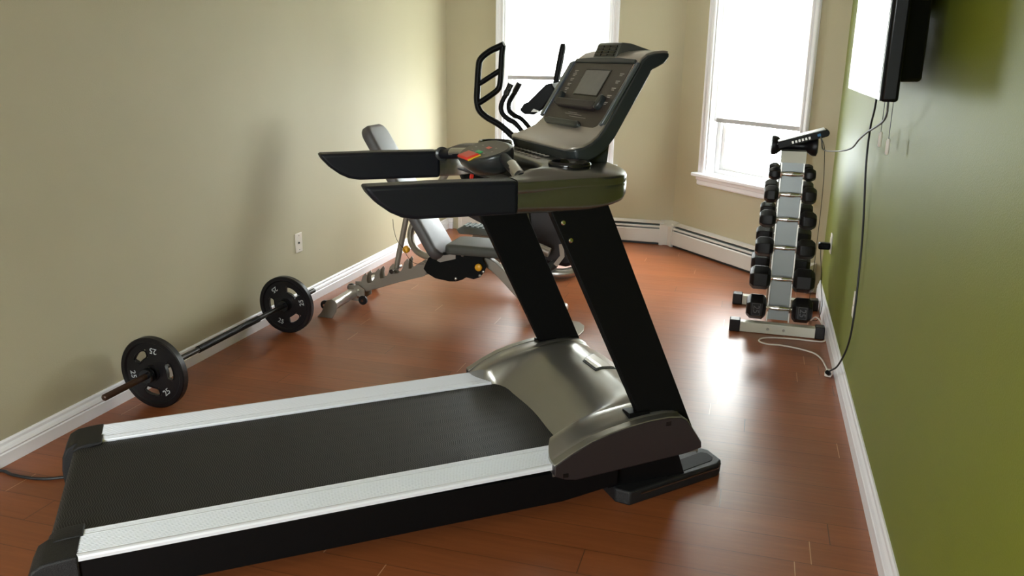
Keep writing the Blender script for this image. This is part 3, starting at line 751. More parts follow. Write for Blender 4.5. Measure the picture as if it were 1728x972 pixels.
# reading holder with two ears
bm = BM(); faceprism(bm, [(-.130, .050), (.145, .050), (.160, .062), (.160, .080), (-.145, .080), (-.145, .060)], .005, .028); hd = obj('reading_ledge', bm, M['panelside'], panel, bevel=.006, seg=3)
for sgn in (-1, 1):
    bm = BM(); poly = []
    cy, cv, rr_ = sgn*.158+.008, .082, .026
    for i in range(20): a = 2*PI*i/20; poly.append((cy+rr_*.62*math.cos(a), cv+rr_*math.sin(a)))
    faceprism(bm, poly, .004, .026); obj('holder_ear', bm, M['housing'], hd, bevel=.005, seg=3, smooth=40)
# lower rest bar
bm = BM(); faceprism(bm, [(.165, -.018), (.185, -.012), (.185, -.002), (.16, .004), (-.075, .006), (-.095, -.002), (-.095, -.012), (-.075, -.018)], .0, .020); obj('rest_bar', bm, M['housing'], TM, bevel=.005, seg=3)
# fan vent on top
bm = BM(); fb = [(1.738,1.448),(1.760,1.498),(1.768,1.502),(1.80,1.500),(1.90,1.472),(1.80,1.455)]
prism_y(bm, fb, .385, .552); fan = obj('fan_housing', bm, M['fanpl'], TM, bevel=.003)
bm = BM()
G0, G1 = Vector((1.7405, 0, 1.4575)), Vector((1.7575, 0, 1.4945)); gd = G1-G0; gn = Vector((-gd.z, 0, gd.x)).normalized()
for i in range(4):
    for j in range(3):
        a = G0+gd*(i/4+.03); b = G0+gd*((i+1)/4-.05); y0 = .398+j*.048; y1 = y0+.040
        P = [(a.x+gn.x*k, y, a.z+gn.z*k) for y, k in ((y0, -.002), (y1, -.002), (y1, .0025), (y0, .0025))] + [(b.x+gn.x*k, y, b.z+gn.z*k) for y, k in ((y0, -.002), (y1, -.002), (y1, .0025), (y0, .0025))]
        v = [bm.verts.new(p) for p in P]
        for q in ((0,1,2,3),(7,6,5,4),(0,4,5,1),(1,5,6,2),(2,6,7,3),(3,7,4,0)): bm.faces.new([v[i2] for i2 in q])
obj('fan_grille', bm, M['gloss'], fan)
# front base foot with a recessed tray, slightly oversailing the hood
bm = BM()
ft = [(1.655,-.020),(2.055,.052),(2.084,.078),(2.084,.160),(2.062,.190),(2.04,W-.16),(2.02,W-.06),(1.66,W+.01),(1.62,W-.03),(1.62,.02)]
prism_z(bm, ft, .0, .052); base = obj('front_foot', bm, M['blackmat'], TM, bevel=.007, seg=3)
bm = BM(); prism_z(bm, [(1.83,.030),(2.045,.080),(2.062,.10),(2.062,.135),(2.045,.150),(1.86,.105)], .050, .0535); obj('recessed_tray', bm, M['upright'], base, bevel=.001)
bm = BM(); tube(bm, [(1.70,-.016,.036),(2.05,.047,.036),(2.080,.075,.036)], .003, 8); obj('trim_line', bm, M['brownsteel'], base)
bm = BM(); prism_y(bm, [(1.60,.05),(1.90,.05),(1.86,.16),(1.60,.15)], .035, W-.035); obj('motor_pan', bm, M['black'], TM)

# ------------------------------------------------------------------ barbell by the left wall
BR, PX = .156, -2.34
BB = thing('barbell', 'black barbell with two large round plates lying along the left baseboard', 'barbell', (PX, 3.2, 0))
def bbp(y, dz=0): return (PX, y, BR+dz)
bm = BM(); tube(bm, [bbp(2.40), bbp(2.405), bbp(2.66)], [.009, .0135, .0135], 16); obj('bar_sleeve', bm, M['brownsteel'], BB, world=True, smooth=50, label='rust-brown bar end nearest the viewer')
bm = BM(); cyl(bm, bbp(2.66), bbp(4.02), .0128, 16); br_ = obj('bar', bm, M['darksteel'], BB, world=True, smooth=50)
bm = BM(); cyl(bm, bbp(2.98), bbp(3.46), .0165, 18); obj('grip_sleeve', bm, M['black'], br_, world=True, smooth=50)
for y in (2.645, 3.70):
    bm = BM(); lathe(bm, [(.0135, -.012), (.030, -.012), (.032, -.009), (.032, .009), (.030, .012), (.0135, .012)], (PX, y, BR), 'Y', 28, closed=True); obj('collar', bm, M['gloss'], BB, world=True, smooth=40)
def weight_plate(yc, flip, holes_at, digits, label):
    """plate with a raised rim, hub and three hand openings, built in polar strips"""
    bm = BM(); th = .018; N = 96
    RR = [.014, .032, .036, .052, .068, .103, .116, .130, .136, .152, .156]
    ZF = [th, th, .010, .009, .009, .009, .009, .010, .017, .017, .013]
    def inhole(r0, r1, a):
        rm = (r0+r1)/2
        for h in holes_at:
            d = (a-h+PI) % (2*PI)-PI
            lim = .44 if .064 < rm < .112 else 0
            if abs(d) < lim: return True
        return False
    F_, B_ = [], []
    for r, z in zip(RR, ZF):
        ra = []
        for s_ in (1, -1): ra.append([bm.verts.new((r*math.cos(2*PI*j/N), s_*z, r*math.sin(2*PI*j/N))) for j in range(N)])
        F_.append(ra[0]); B_.append(ra[1])
    hole = [[inhole(RR[i], RR[i+1], 2*PI*(j+.5)/N) if 4 <= i <= 4 else False for j in range(N)] for i in range(len(RR)-1)]
    for i in range(len(RR)-1):
        for j in range(N):
            k = (j+1) % N
            if hole[i][j]:
                # walls of the opening
                if not hole[i][(j-1) % N]: bm.faces.new((F_[i][j], F_[i+1][j], B_[i+1][j], B_[i][j]))
                if not hole[i][k]: bm.faces.new((F_[i][k], B_[i][k], B_[i+1][k], F_[i+1][k]))
                bm.faces.new((F_[i][j], B_[i][j], B_[i][k], F_[i][k])); bm.faces.new((F_[i+1][j], F_[i+1][k], B_[i+1][k], B_[i+1][j]))
                continue
            bm.faces.new((F_[i][j], F_[i][k], F_[i+1][k], F_[i+1][j])); bm.faces.new((B_[i][j], B_[i+1][j], B_[i+1][k], B_[i][k]))
    for j in range(N):
        k = (j+1) % N
        bm.faces.new((F_[-1][j], F_[-1][k], B_[-1][k], B_[-1][j])); bm.faces.new((F_[0][j], B_[0][j], B_[0][k], F_[0][k]))
    bm.transform(Matrix.Translation((PX, yc, BR)))
    p = obj('weight_plate', bm, M['plateblk'], BB, world=True, smooth=35)
    for a in holes_at:   # raised lip round each opening
        bm = BM(); pts = []
        for i in range(40):
            t = 2*PI*i/40; da = .44*math.copysign(abs(math.cos(t))**.6, math.cos(t)); r = .0855+.0185*math.copysign(abs(math.sin(t))**.6, math.sin(t))
            pts.append((PX+r*math.cos(a+da), yc-.0095, BR+r*math.sin(a+da)))
        tube(bm, pts+[pts[0]], .0032, 6); obj('grip_lip', bm, M['plateblk'], p, world=True, smooth=60)
    for a in digits:
        # the digits read from the rim: their feet point to the hub, face the viewer (-y)
        b2 = text_bm('25', .036, .001, Matrix.Translation((PX+.100*math.cos(a), yc-.0115, BR+.100*math.sin(a))) @ Matrix.Rotation(PI/2-a+PI, 4, 'Y') @ Matrix.Rotation(PI/2, 4, 'X'))
        obj('numeral', b2, M['digit'], p, world=True)
    return p
weight_plate(2.69, 0, [math.radians(a) for a in (130, 10, 262)], [math.radians(a) for a in (82, 308, 190)], '')
weight_plate(3.73, 0, [math.radians(a) for a in (60, 185, 303)], [math.radians(a) for a in (128, 12, 250)], '')

# ------------------------------------------------------------------ weight bench
BY = 4.35
BE = thing('weight_bench', 'grey adjustable weight bench with raised backrest, behind the treadmill by the left wall', 'bench', (-1.65, BY, 0))
def sc_y(P, y): k = y/BY; return [(x*k, 1.45-(1.45-z)*k) for x, z in P]
bm = BM(); tube(bm, [(-2.235, 4.03, .072), (-2.262, 4.66, .072)], .031, 20); obj('rear_crossbar', bm, M['steel'], BE, world=True, smooth=50)
for y, s_ in ((4.018, 1), (4.655, 1)):
    bm = BM(); dx = -(y-4.018)*.045
    poly = [(-2.328, 0), (-2.232, 0), (-2.205, .045), (-2.198, .080), (-2.208, .104), (-2.232, .114), (-2.258, .106), (-2.272, .085), (-2.30, .03)]
    prism_y(bm, [(x+dx, z) for x, z in poly], y, y+.008); obj('foot_plate', bm, M['champ'], BE, world=True, bevel=.002)
for x, y, z in ((-2.300, 4.07, .060), (-2.325, 4.45, .060), (-2.175, 4.30, .035)):
    bm = BM(); lathe(bm, [(.008, -.010), (.024, -.010), (.028, -.006), (.028, .006), (.024, .010), (.008, .010)], (x, y, z), 'Y', 20, closed=True); wh = obj('wheel', bm, M['rubber'], BE, world=True, smooth=40)
    bm = BM(); cyl(bm, (x, y-.014, z), (x, y+.014, z), .009, 10); obj('axle', bm, M['chrome'], wh, world=True)
for y in (4.397, 4.303):
    bm = BM(); prism_y(bm, [(-2.275,.03),(-2.20,.025),(-2.165,.05),(-2.165,.10),(-2.20,.125),(-2.27,.12)], y-.003, y+.003); br0 = obj('rear_bracket', bm, M['champ'], BE, world=True)
for x, z in ((-2.205, .055), (-2.20, .095)):
    bm = BM(); cyl(bm, (x, 4.293, z), (x, 4.301, z), .008, 10); obj('bolt', bm, M['chrome'], br0, world=True)
bm = BM(); rbar(bm, [(-2.235, BY, .075), (-1.80, BY, .232), (-1.62, BY, .285)], .036, .05); obj('main_rail', bm, M['champ'], BE, world=True, bevel=.004)
def ladder(y):
    k = y/BY; tips = [-2.165, -2.078, -1.985, -1.893]
    base = lambda x: .118+(x+2.2)*.405
    P = [(-2.215, base(-2.215)-.035), (-1.78, .215), (-1.76, .285), (-1.80, .30), (-1.845, .268), (-1.862, base(-1.862)+.005)]
    for x in reversed(tips):
        P += [(x+.028, base(x+.028)-.002), (x+.012, base(x)+.008), (x+.009, base(x)+.032), (x+.014, base(x)+.056), (x+.006, base(x)+.070), (x-.016, base(x)+.046), (x-.028, base(x)+.006), (x-.045, base(x-.045)-.002)]
    P += [(-2.225, .10)]
    return P
for y in (4.318, 4.382):
    bm = BM(); prism_y(bm, ladder(y), y-.002, y+.002); obj('ladder_plate', bm, M['champ'], BE, world=True)
bm = BM(); cyl(bm, (-1.978, 4.285, .232), (-1.978, 4.415, .232), .014, 16); sp = obj('catch_pin', bm, M['chrome'], BE, world=True, smooth=50)
bm = BM(); tube(bm, [(-1.976, BY, .235), (-1.905, BY, .54), (-1.885, BY, .63)], .0165, 16); obj('strut', bm, M['champ'], BE, world=True, smooth=50)
bm = BM(); tube(bm, [(-1.735, 4.60, .80), (-1.81, 4.60, .69), (-1.90, 4.58, .55), (-1.955, 4.56, .455), (-1.965, 4.55, .375), (-1.925, 4.53, .315), (-1.845, 4.50, .287), (-1.72, 4.46, .28)], .021, 14, smooth=5); obj('side_tube', bm, M['champ'], BE, world=True, smooth=60)
bm = BM(); lathe(bm, [(0, -.020), (.014, -.018), (.021, -.008), (.021, .006), (.015, .016), (0, .018)], (-1.868, 4.26, .380), 'Y', 20); kb_ = obj('knob', bm, M['amber'], BE, world=True, smooth=50, label='amber pull knob by the strut')
bm = BM(); cyl(bm, (-1.868, 4.275, .380), (-1.90, 4.32, .350), .006, 10); obj('pin', bm, M['chrome'], kb_, world=True)
bm = BM(); tube(bm, [(-1.93, 4.22, .56), (-1.925, 4.22, .50), (-1.905, 4.22, .435), (-1.875, 4.24, .385), (-1.855, 4.24, .345), (-1.815, 4.25, .305), (-1.765, 4.27, .300)], .0016, 6, smooth=4); obj('cable', bm, M['blackcord'], BE, world=True)
# pivot plates
def pv(y):
    return sc_y([(-1.790,.275),(-1.768,.318),(-1.725,.345),(-1.60,.372),(-1.50,.375),(-1.43,.352),(-1.45,.29),(-1.500,.245),(-1.561,.203),(-1.600,.190),(-1.640,.187),(-1.727,.198),(-1.780,.225),(-1.800,.25)], y)
for y in (4.285, 4.405):
    bm = BM(); prism_y(bm, pv(y), y-.003, y+.003); pl = obj('pivot_plate', bm, M['upright'], BE, world=True)
    bm = BM(); prism_y(bm, sc_y([(-1.53,.30),(-1.50,.335),(-1.44,.34),(-1.412,.295),(-1.425,.262),(-1.452,.228),(-1.49,.214),(-1.54,.222)], y), y-.006, y-.003); obj('pull_plate', bm, M['upright'], pl, world=True)
for x, z in ((-1.600,.207),(-1.558,.350),(-1.432,.262),(-1.452,.238)):
    bm = BM(); x, z = sc_y([(x, z)], 4.28)[0]; lathe(bm, [(0, -.005), (.006, -.005), (.009, -.002), (.009, .002)], (x, 4.276, z), 'Y', 12); obj('bolt', bm, M['steel'], BE, world=True, smooth=50)
bm = BM(); x, z = sc_y([(-1.462, .285)], 4.26)[0]; lathe(bm, [(0, -.012), (.016, -.011), (.021, -.006), (.021, .004), (.012, .016)], (x, 4.262, z), 'Y', 24); obj('knob', bm, M['amber'], BE, world=True, smooth=50, label='round amber knob on the pivot plate')
bm = BM(); prism_y(bm, sc_y([(-1.715,.305),(-1.70,.335),(-1.62,.352),(-1.60,.350),(-1.60,.325),(-1.695,.298)], 4.28), 4.275, 4.281); obj('bright_slot', bm, M['steel'], BE, world=True)  # pale piece standing in for the bright slot opening in the plate
# front leg, foot
bm = BM(); rbar(bm, [(-1.52, BY, .335), (-1.44, BY, .330), (-1.37, BY, .305), (-1.29, BY, .235), (-1.18, BY, .125), (-1.09, BY, .045), (-1.00, BY, .030)], .055, .05, smooth=4); obj('front_leg', bm, M['champ'], BE, world=True, bevel=.004)
bm = BM(); tube(bm, [(-1.00, 4.15, .035), (-1.00, 4.55, .035)], .030, 18); obj('front_crossbar', bm, M['steel'], BE, world=True, smooth=50)
bm = BM(); P = [(-1.00, 4.10), (-.93, 4.06), (-.865, 4.075), (-.825, 4.13), (-.815, 4.24), (-.830, 4.33), (-.87, 4.385), (-.93, 4.40), (-1.00, 4.40)]
prism_z(bm, P, 0, .008); obj('front_foot_plate', bm, M['champ'], BE, world=True, bevel=.002)
# pads
bm = BM()
def padmesh(bm, C_, ux, uy, un, hx, hy, th, r=.03, top_taper=1.0):
    """rounded cushion: ux length axis, uy width axis, un up"""
    C_, ux, uy, un = map(Vector, (C_, ux, uy, un)); n = 12
    def ring(ins, k):
        out = []; a, b = hx-ins, hy-ins; rr_ = max(r-ins, .004)
        for qx, qy, a0 in ((1, 1, 0), (-1, 1, PI/2), (-1, -1, PI), (1, -1, 3*PI/2)):
            for i in range(n+1):
                an = a0+PI/2*i/n; x = qx*(a-rr_)+rr_*math.cos(an); y = qy*(b-rr_)+rr_*math.sin(an)
                y *= 1+(top_taper-1)*(x+hx)/(2*hx)
                out.append(bm.verts.new(C_+ux*x+uy*y+un*k))
        return out
    R_ = [ring(.02, 0), ring(.006, .004), ring(0, .012), ring(0, th-.022), ring(.004, th-.010), ring(.012, th-.003), ring(.026, th)]
    for a, b in zip(R_, R_[1:]):
        m = len(a)
        for i in range(m): bm.faces.new((a[i], a[(i+1) % m], b[(i+1) % m], b[i]))
    bm.faces.new(R_[0][::-1]); bm.faces.new(R_[-1])
bd_ = Vector((-.52, 0, .854)).normalized(); bn = Vector((.854, 0, .52))
pc = (Vector((-2.088, BY, 1.075))+Vector((-1.648, BY, .352)))/2 - bn*.055
hl = (Vector((-2.088, 0, 1.075))-Vector((-1.648, 0, .352))).length/2
padmesh(bm, pc, bd_, (0, 1, 0), bn, hl, .14, .062, r=.07, top_taper=.86); obj('backrest_pad', bm, M['vinyl'], BE, world=True, smooth=50)
bm = BM(); a = pc-bn*.02-bd_*hl*.95; b = pc-bn*.02+bd_*hl*.6; rbar(bm, [a, b], .04, .06); obj('backrest_frame', bm, M['black'], BE, world=True)
bm = BM(); padmesh(bm, (-1.42, BY, .378), (1, 0, 0), (0, 1, 0), (0, 0, 1), .205, .14, .058, r=.045); obj('seat_pad', bm, M['seatv'], BE, world=True, smooth=50)
bm = BM(); box(bm, -1.60, -1.24, BY-.03, BY+.03, .352, .380); obj('seat_frame', bm, M['black'], BE, world=True, bevel=.003)

# ------------------------------------------------------------------ elliptical trainer
EL = thing('elliptical_trainer', 'black elliptical trainer with swing arms, standing behind the treadmill at the left window', 'elliptical trainer', (-1.35, 5.5, 0))
def ey(P, y0, y): k = y/y0; return [(x*k, y, 1.45-(1.45-z)*k) for x, z in P]
NY_, FY = 5.20, 5.80
lo_ = ey([(-1.300,.80),(-1.372,.93),(-1.446,.967),(-1.535,1.037),(-1.633,1.089),(-1.678,1.131),(-1.692,1.19),(-1.690,1.257),(-1.682,1.38),(-1.669,1.435),(-1.615,1.480),(-1.555,1.508),(-1.518,1.524)], 5.0, NY_)
bm = BM(); tube(bm, lo_, .021, 14, smooth=4); arm = obj('swing_arm', bm, M['black'], EL, world=True, smooth=60)
inn = ey([(-1.525,1.520),(-1.532,1.46),(-1.535,1.39),(-1.540,1.31),(-1.552,1.262),(-1.60,1.222),(-1.684,1.168)], 5.0, NY_)
bm = BM(); tube(bm, inn, .019, 14, smooth=4); obj('inner_bar', bm, M['black'], arm, world=True, smooth=60)
bm = BM(); tube(bm, ey([(-1.536,1.375),(-1.682,1.285)], 5.0, NY_), .017, 12); obj('rung', bm, M['black'], arm, world=True, smooth=60)
for y, P in ((5.33, [(-1.473,1.292),(-1.500,1.235),(-1.533,1.165),(-1.528,1.118),(-1.493,1.082),(-1.440,1.055),(-1.395,1.005),(-1.350,.95)]), (5.62, [(-1.416,1.297),(-1.445,1.245),(-1.482,1.180),(-1.482,1.135),(-1.452,1.105),(-1.405,1.085),(-1.362,1.045),(-1.310,.98)])):
    bm = BM(); tube(bm, ey(P, 5.0, y), .0165, 12, smooth=4); hb = obj('fixed_handlebar', bm, M['black'], EL, world=True, smooth=60)
    bm = BM(); Q = ey([P[0], P[1]], 5.0, y); a, b = Vector(Q[0]), Vector(Q[1]); tube(bm, [a+(b-a)*-.02, a+(b-a)*1.15], .0205, 12); g_ = obj('foam_grip', bm, M['rubber'], hb, world=True, smooth=60)
    if y < 5.5:
        for t0, t1 in ((.2, .55), (.75, 1.1)):
            bm = BM(); b2 = a+(b-a)*t0+Vector((.010, -.0135, 0)); b3 = a+(b-a)*t1+Vector((.010, -.0135, 0)); tube(bm, [b2, b3], .009, 8); obj('pulse_sensor', bm, M['chrome'], hb, world=True)
bm = BM(); tube(bm, ey([(-1.151,1.532),(-1.154,1.50),(-1.167,1.424),(-1.189,1.303),(-1.20,1.22),(-1.18,.95),(-1.20,.60)], 5.0, FY), [.015,.022,.023,.021,.018,.018,.018], 14, smooth=3); obj('swing_arm', bm, M['black'], EL, world=True, smooth=60)
bm = BM(); P = ey([(-1.388,1.142),(-1.362,1.119),(-1.300,1.116),(-1.245,1.150),(-1.165,1.262),(-1.195,1.305),(-1.228,1.296),(-1.335,1.192),(-1.362,1.180)], 5.0, 5.45)
prism_y(bm, [(p[0], p[2]) for p in P], 5.34, 5.60); cs = obj('console', bm, M['black'], EL, world=True, bevel=.010, seg=3)
bm = BM(); P = ey([(-1.340,1.128),(-1.300,1.128),(-1.292,1.136),(-1.325,1.146)], 5.0, 5.33); prism_y(bm, [(p[0], p[2]) for p in P], 5.325, 5.345); obj('console_glint', bm, M['steel'], cs, world=True)  # steel sliver standing in for a highlight on the console
bm = BM(); rbar(bm, ey([(-1.20,1.16),(-1.235,.75),(-1.27,.50)], 5.0, 5.47), .05, .06); obj('mast', bm, M['steel'], EL, world=True)
# casing
bm = BM(); prism_y(bm, [(-1.50,.50),(-1.44,.62),(-1.30,.68),(-1.13,.66),(-1.00,.56),(-.965,.40),(-1.00,.22),(-1.06,.10),(-1.18,.06),(-1.36,.08),(-1.46,.26)], 5.38, 5.60); csg = obj('drive_casing', bm, M['panelside'], EL, world=True, bevel=.03, seg=4)
bm = BM(); tube(bm, [(-1.475, 5.37, .62), (-1.468, 5.37, .45), (-1.452, 5.37, .30), (-1.42, 5.37, .16)], .035, 14, smooth=4); obj('casing_trim', bm, M['silverpl'], csg, world=True, smooth=60)
# base tubes
bm = BM(); tube(bm, [(-1.36, 5.30, .045), (-1.24, 5.27, .042), (-1.13, 5.30, .048), (-1.04, 5.37, .085)], .036, 16, smooth=5); obj('front_stabilizer', bm, M['steel'], EL, world=True, smooth=60)
bm = BM(); rbar(bm, [(-1.30, 5.5, .06), (-2.05, 5.5, .06)], .05, .06); obj('base_beam', bm, M['champ'], EL, world=True)
bm = BM(); tube(bm, [(-2.05, 5.28, .04), (-2.07, 5.5, .04), (-2.05, 5.72, .04)], .035, 14, smooth=4); obj('rear_stabilizer', bm, M['steel'], EL, world=True, smooth=60)
# pedal arms and pedals
def pedal(y, x0, z0, dz):
    bm = BM(); P = [(x0, z0-.01), (x0+.02, z0-.04), (x0+.34, z0-.045), (x0+.38, z0-.02), (x0+.36, z0+.0), (x0+.05, z0+.015)]
    prism_y(bm, P, y-.07, y+.07); pd = obj('pedal', bm, M['fin'], EL, world=True, bevel=.008)
    bm = BM()
    for i in range(8): box(bm, x0+.05+i*.038, x0+.068+i*.038, y-.06, y+.06, z0-.006, z0+.020-i*.001)
    obj('tread', bm, M['fin'], pd, world=True)
    bm = BM(); rbar(bm, [(x0+.10, y, z0-.055), (-1.35, y, .20+dz)], .05, .045); obj('pedal_arm', bm, M['champ'], EL, world=True, bevel=.006)
pedal(5.27, -1.91, .322, 0); pedal(5.73, -1.80, .30, .06)
bm = BM(); rbar(bm, [(-1.90, 5.24, .47), (-1.62, 5.24, .345), (-1.40, 5.24, .30)], .07, .03); obj('link_arm', bm, M['panelside'], EL, world=True, bevel=.006)
bm = BM(); tube(bm, [(-1.48, 5.22, .275), (-1.255, 5.22, .195)], .033, 14); obj('link_tube', bm, M['champ'], EL, world=True, smooth=50)
bm = BM(); rbar(bm, [(-1.31, 5.18, .175), (-1.315, 5.18, .065)], .022, .02); obj('crank_link', bm, M['chrome'], EL, world=True)
bm = BM(); tube(bm, [(-1.33, 5.16, .045), (-1.255, 5.20, .085)], .020, 12); obj('crank_axle', bm, M['chrome'], EL, world=True, smooth=50)
bm = BM(); tube(bm, [(-1.272, 5.18, .075), (-1.215, 5.22, .125)], .030, 14); obj('roller', bm, M['housing'], EL, world=True, smooth=50)
bm = BM(); rbar(bm, [(-1.20, 5.17, .125), (-1.155, 5.17, .19), (-1.165, 5.17, .27)], .030, .01); obj('link_plate', bm, M['champ'], EL, world=True)

# ------------------------------------------------------------------ dumbbell rack
RK = thing('dumbbell_rack', 'white two-sided dumbbell rack with chrome cradles on black-capped feet', 'rack', (.205, 4.8, 0))
RC = .205
for y in (4.545, 5.09):
    bm = BM(); box(bm, -.010, .420, y-.027, y+.027, .002, .058); bme = obj('foot_beam', bm, M['rackwhite'], RK, world=True, bevel=.004)
    for a, b in ((-.050, .008), (.400, .450)):
        bm = BM(); box(bm, a, b, y-.032, y+.032, 0, .068); obj('end_cap', bm, M['rubber'], bme, world=True, bevel=.006, seg=3)
    if y < 4.8:
        for x in (.155, .238):
            bm = BM(); lathe(bm, [(0, -.006), (.006, -.006), (.008, -.002), (.008, .002)], (x, y-.027, .030), 'Y', 6); obj('bolt', bm, M['steel'], bme, world=True)
yf = lambda z: 4.585+.095*z
yb = lambda z: 5.055-.20*z
for yy, sg in ((yf, 1), (yb, -1)):
    for x in (.147, .262):
        bm = BM(); w_ = .020
        prism(bm, [(yy(.05)-w_*sg*0, .055), (yy(.05)+.035*sg, .055), (yy(.98)+.035*sg, .985), (yy(.98), .985)], lambda u, v: (x-.003, u, v), lambda u, v: (x+.003, u, v)); obj('side_rail', bm, M['steel'], RK, world=True)
    bm = BM(); prism(bm, [(yy(.06)+.022*sg, .06), (yy(.06)+.025*sg, .06), (yy(.95)+.025*sg, .95), (yy(.95)+.022*sg, .95)], lambda u, v: (.151, u, v), lambda u, v: (.258, u, v)); obj('spine_panel', bm, M['rackpanel'], RK, world=True)
bm = BM(); prism_x(bm, [(yf(.93)-.012, .925), (yf(.98)-.004, .985), (yb(.98)+.004, .985), (yb(.93)+.012, .925), (yb(.93)+.006, .925), (yb(.975), .979), (yf(.975), .979), (yf(.93)-.006, .925)], .142, .268); obj('top_cap', bm, M['rackwhite'], RK, world=True)
TIERS = [(.865, .036, .056, .120), (.755, .049, .056, .134), (.622, .050, .057, .147), (.468, .056, .056, .156), (.297, .068, .055, .170), (.134, .072, .064, .174)]
names = ['top', 'second', 'third', 'fourth', 'fifth', 'bottom']
look = ['smallest black hex dumbbell', 'small black hex dumbbell', 'mid-sized black hex dumbbell', 'fairly large black hex dumbbell', 'large black hex dumbbell', 'largest black hex dumbbell']
def dumbbell(y, z, R, xi, xo, label, num=None):
    t = thing('dumbbell', label, 'dumbbell', (RC, y, z), 0, 'hex dumbbells on the rack')
    for sg in (-1, 1):
        bm = BM(); sec = [(xi, .62), (xi+.006, .80), (xi+.018, 1.0), (xo-.022, 1.0), (xo-.006, .78), (xo, .62)]
        rings = []
        for x, k in sec: rings.append([bm.verts.new((sg*x, R*k*math.cos(PI/6+i*PI/3)*1.0, R*k*math.sin(PI/6+i*PI/3))) for i in range(6)])
        for a, b in zip(rings, rings[1:]):
            for i in range(6): bm.faces.new((a[i], a[(i+1) % 6], b[(i+1) % 6], b[i]))
        bm.faces.new(rings[0]); bm.faces.new(rings[-1])
        h = obj('head', bm, M['rubber'], t, bevel=.0035, seg=2)
        if num:
            xm = sg*(xi+xo)/2; yy = -R*math.cos(PI/6)
            bm = BM(); a, b = .022, .034
            for q in ((-a, a, b, b-.002), (-a, a, -b, -b+.002)): box(bm, xm+q[0], xm+q[1], yy-.0012, yy+.002, min(q[2:]), max(q[2:]))
            for q in ((-a, -a+.002), (a-.002, a)): box(bm, xm+q[0], xm+q[1], yy-.0012, yy+.002, -b, b)
            add_bm(bm, text_bm(num, .046, .0008, Matrix.Translation((xm, yy-.0006, 0)) @ Matrix.Rotation(PI/2, 4, 'Y') @ Matrix.Rotation(PI/2, 4, 'X')))
            obj('numeral', bm, M['emboss'], h)
    bm = BM(); tube(bm, [(-xi-.004, 0, 0), (-.045, 0, 0), (-.02, 0, .0), (0, 0, 0), (.02, 0, 0), (.045, 0, 0), (xi+.004, 0, 0)], [.0115, .0115, .0135, .015, .0135, .0115, .0115], 16, smooth=3); obj('handle', bm, M['chrome'], t, smooth=60)
    return t
for i, (z, R, xi, xo) in enumerate(TIERS):
    y = yf(z)-.008
    dumbbell(y, z, R, xi+.004, xo, look[i]+' on the front side of the rack, %s tier' % names[i], '25' if i == 5 else None)
    for x in (.147, .262):
        bm = BM(); sx_ = -1 if x < .2 else 1
        prism_x(bm, [(y-.022, z+.004), (y-.018, z+.006), (y-.015, z-.012), (y+.012, z-.014), (y+.03, z-.02), (y+.03, z-.035), (y-.010, z-.022), (y-.020, z-.014)], x-.003+sx_*0, x+.003); obj('cradle', bm, M['chrome'], RK, world=True)
    if i < 5:
        y = yb(z)+.012
        dumbbell(y, z-.002, R*.98, xi+.004, xo*.98, look[i]+' on the back side of the rack, %s tier' % names[i])
        for x in (.147, .262):
            bm = BM(); prism_x(bm, [(y+.022, z+.004), (y+.018, z+.006), (y+.015, z-.012), (y-.012, z-.014), (y-.03, z-.02), (y-.03, z-.035), (y+.010, z-.022), (y+.020, z-.014)], x-.003, x+.003); obj('cradle', bm, M['chrome'], RK, world=True)

# spool-shaped saddle and router on top of the rack
SPZ = 1.012
SP = thing('saddle_weight', 'black spool-shaped piece with flared round ends on top of the dumbbell rack', 'exercise gear', (.205, 4.78, SPZ))
bm = BM(); lathe(bm, [(0, -.122), (.038, -.122), (.052, -.116), (.053, -.100), (.046, -.084), (.030, -.066), (.021, -.04), (.020, 0), (.021, .04), (.030, .066), (.046, .084), (.053, .100), (.052, .116), (.038, .122), (0, .122)], (0, 0, 0), 'X', 32); obj('spool', bm, M['rubber'], SP, smooth=40)
SP.location = (.205, 4.78, .985+.020); 
RT = thing('router', 'silver-topped black network router lying tilted across the top of the dumbbell rack', 'router', (.235, 4.70, 1.045), 0)
RM_ = Matrix.Translation((.238, 4.70, 1.052)) @ Matrix.Rotation(math.radians(-17.5), 4, 'Y')
def rbox(bm, *a, **k):
    b2 = BM(); box(b2, *a, **k); b2.transform(RM_); add_bm(bm, b2)
bm = BM(); b2 = BM(); n = 8; P = []
for i in range(n+1): an = -PI/2+PI*i/n; P.append((.118+.019*math.cos(an), .019*math.sin(an)))
P += [(-.118, .017), (-.128, .008), (-.124, -.019)]
prism_y(b2, P, -.055, .075); b2.transform(RM_); add_bm(bm, b2); rb = obj('router_body', bm, M['tvblack'], RT, world=True, bevel=.003)
bm = BM(); rbox(bm, -.122, .120, -.058, .076, .0175, .0225); obj('top_cover', bm, M['router'], RT, world=True, bevel=.002)
for i in range(6):
    bm = BM(); rbox(bm, -.055+i*.017, -.045+i*.017, -.0575, -.054, -.009, .004); obj('port', bm, M['steel'], rb, world=True)
bm = BM(); rbox(bm, .075, .092, -.070, -.054, -.006, .008); obj('network_plug', bm, M['blue'], RT, world=True, bevel=.002)

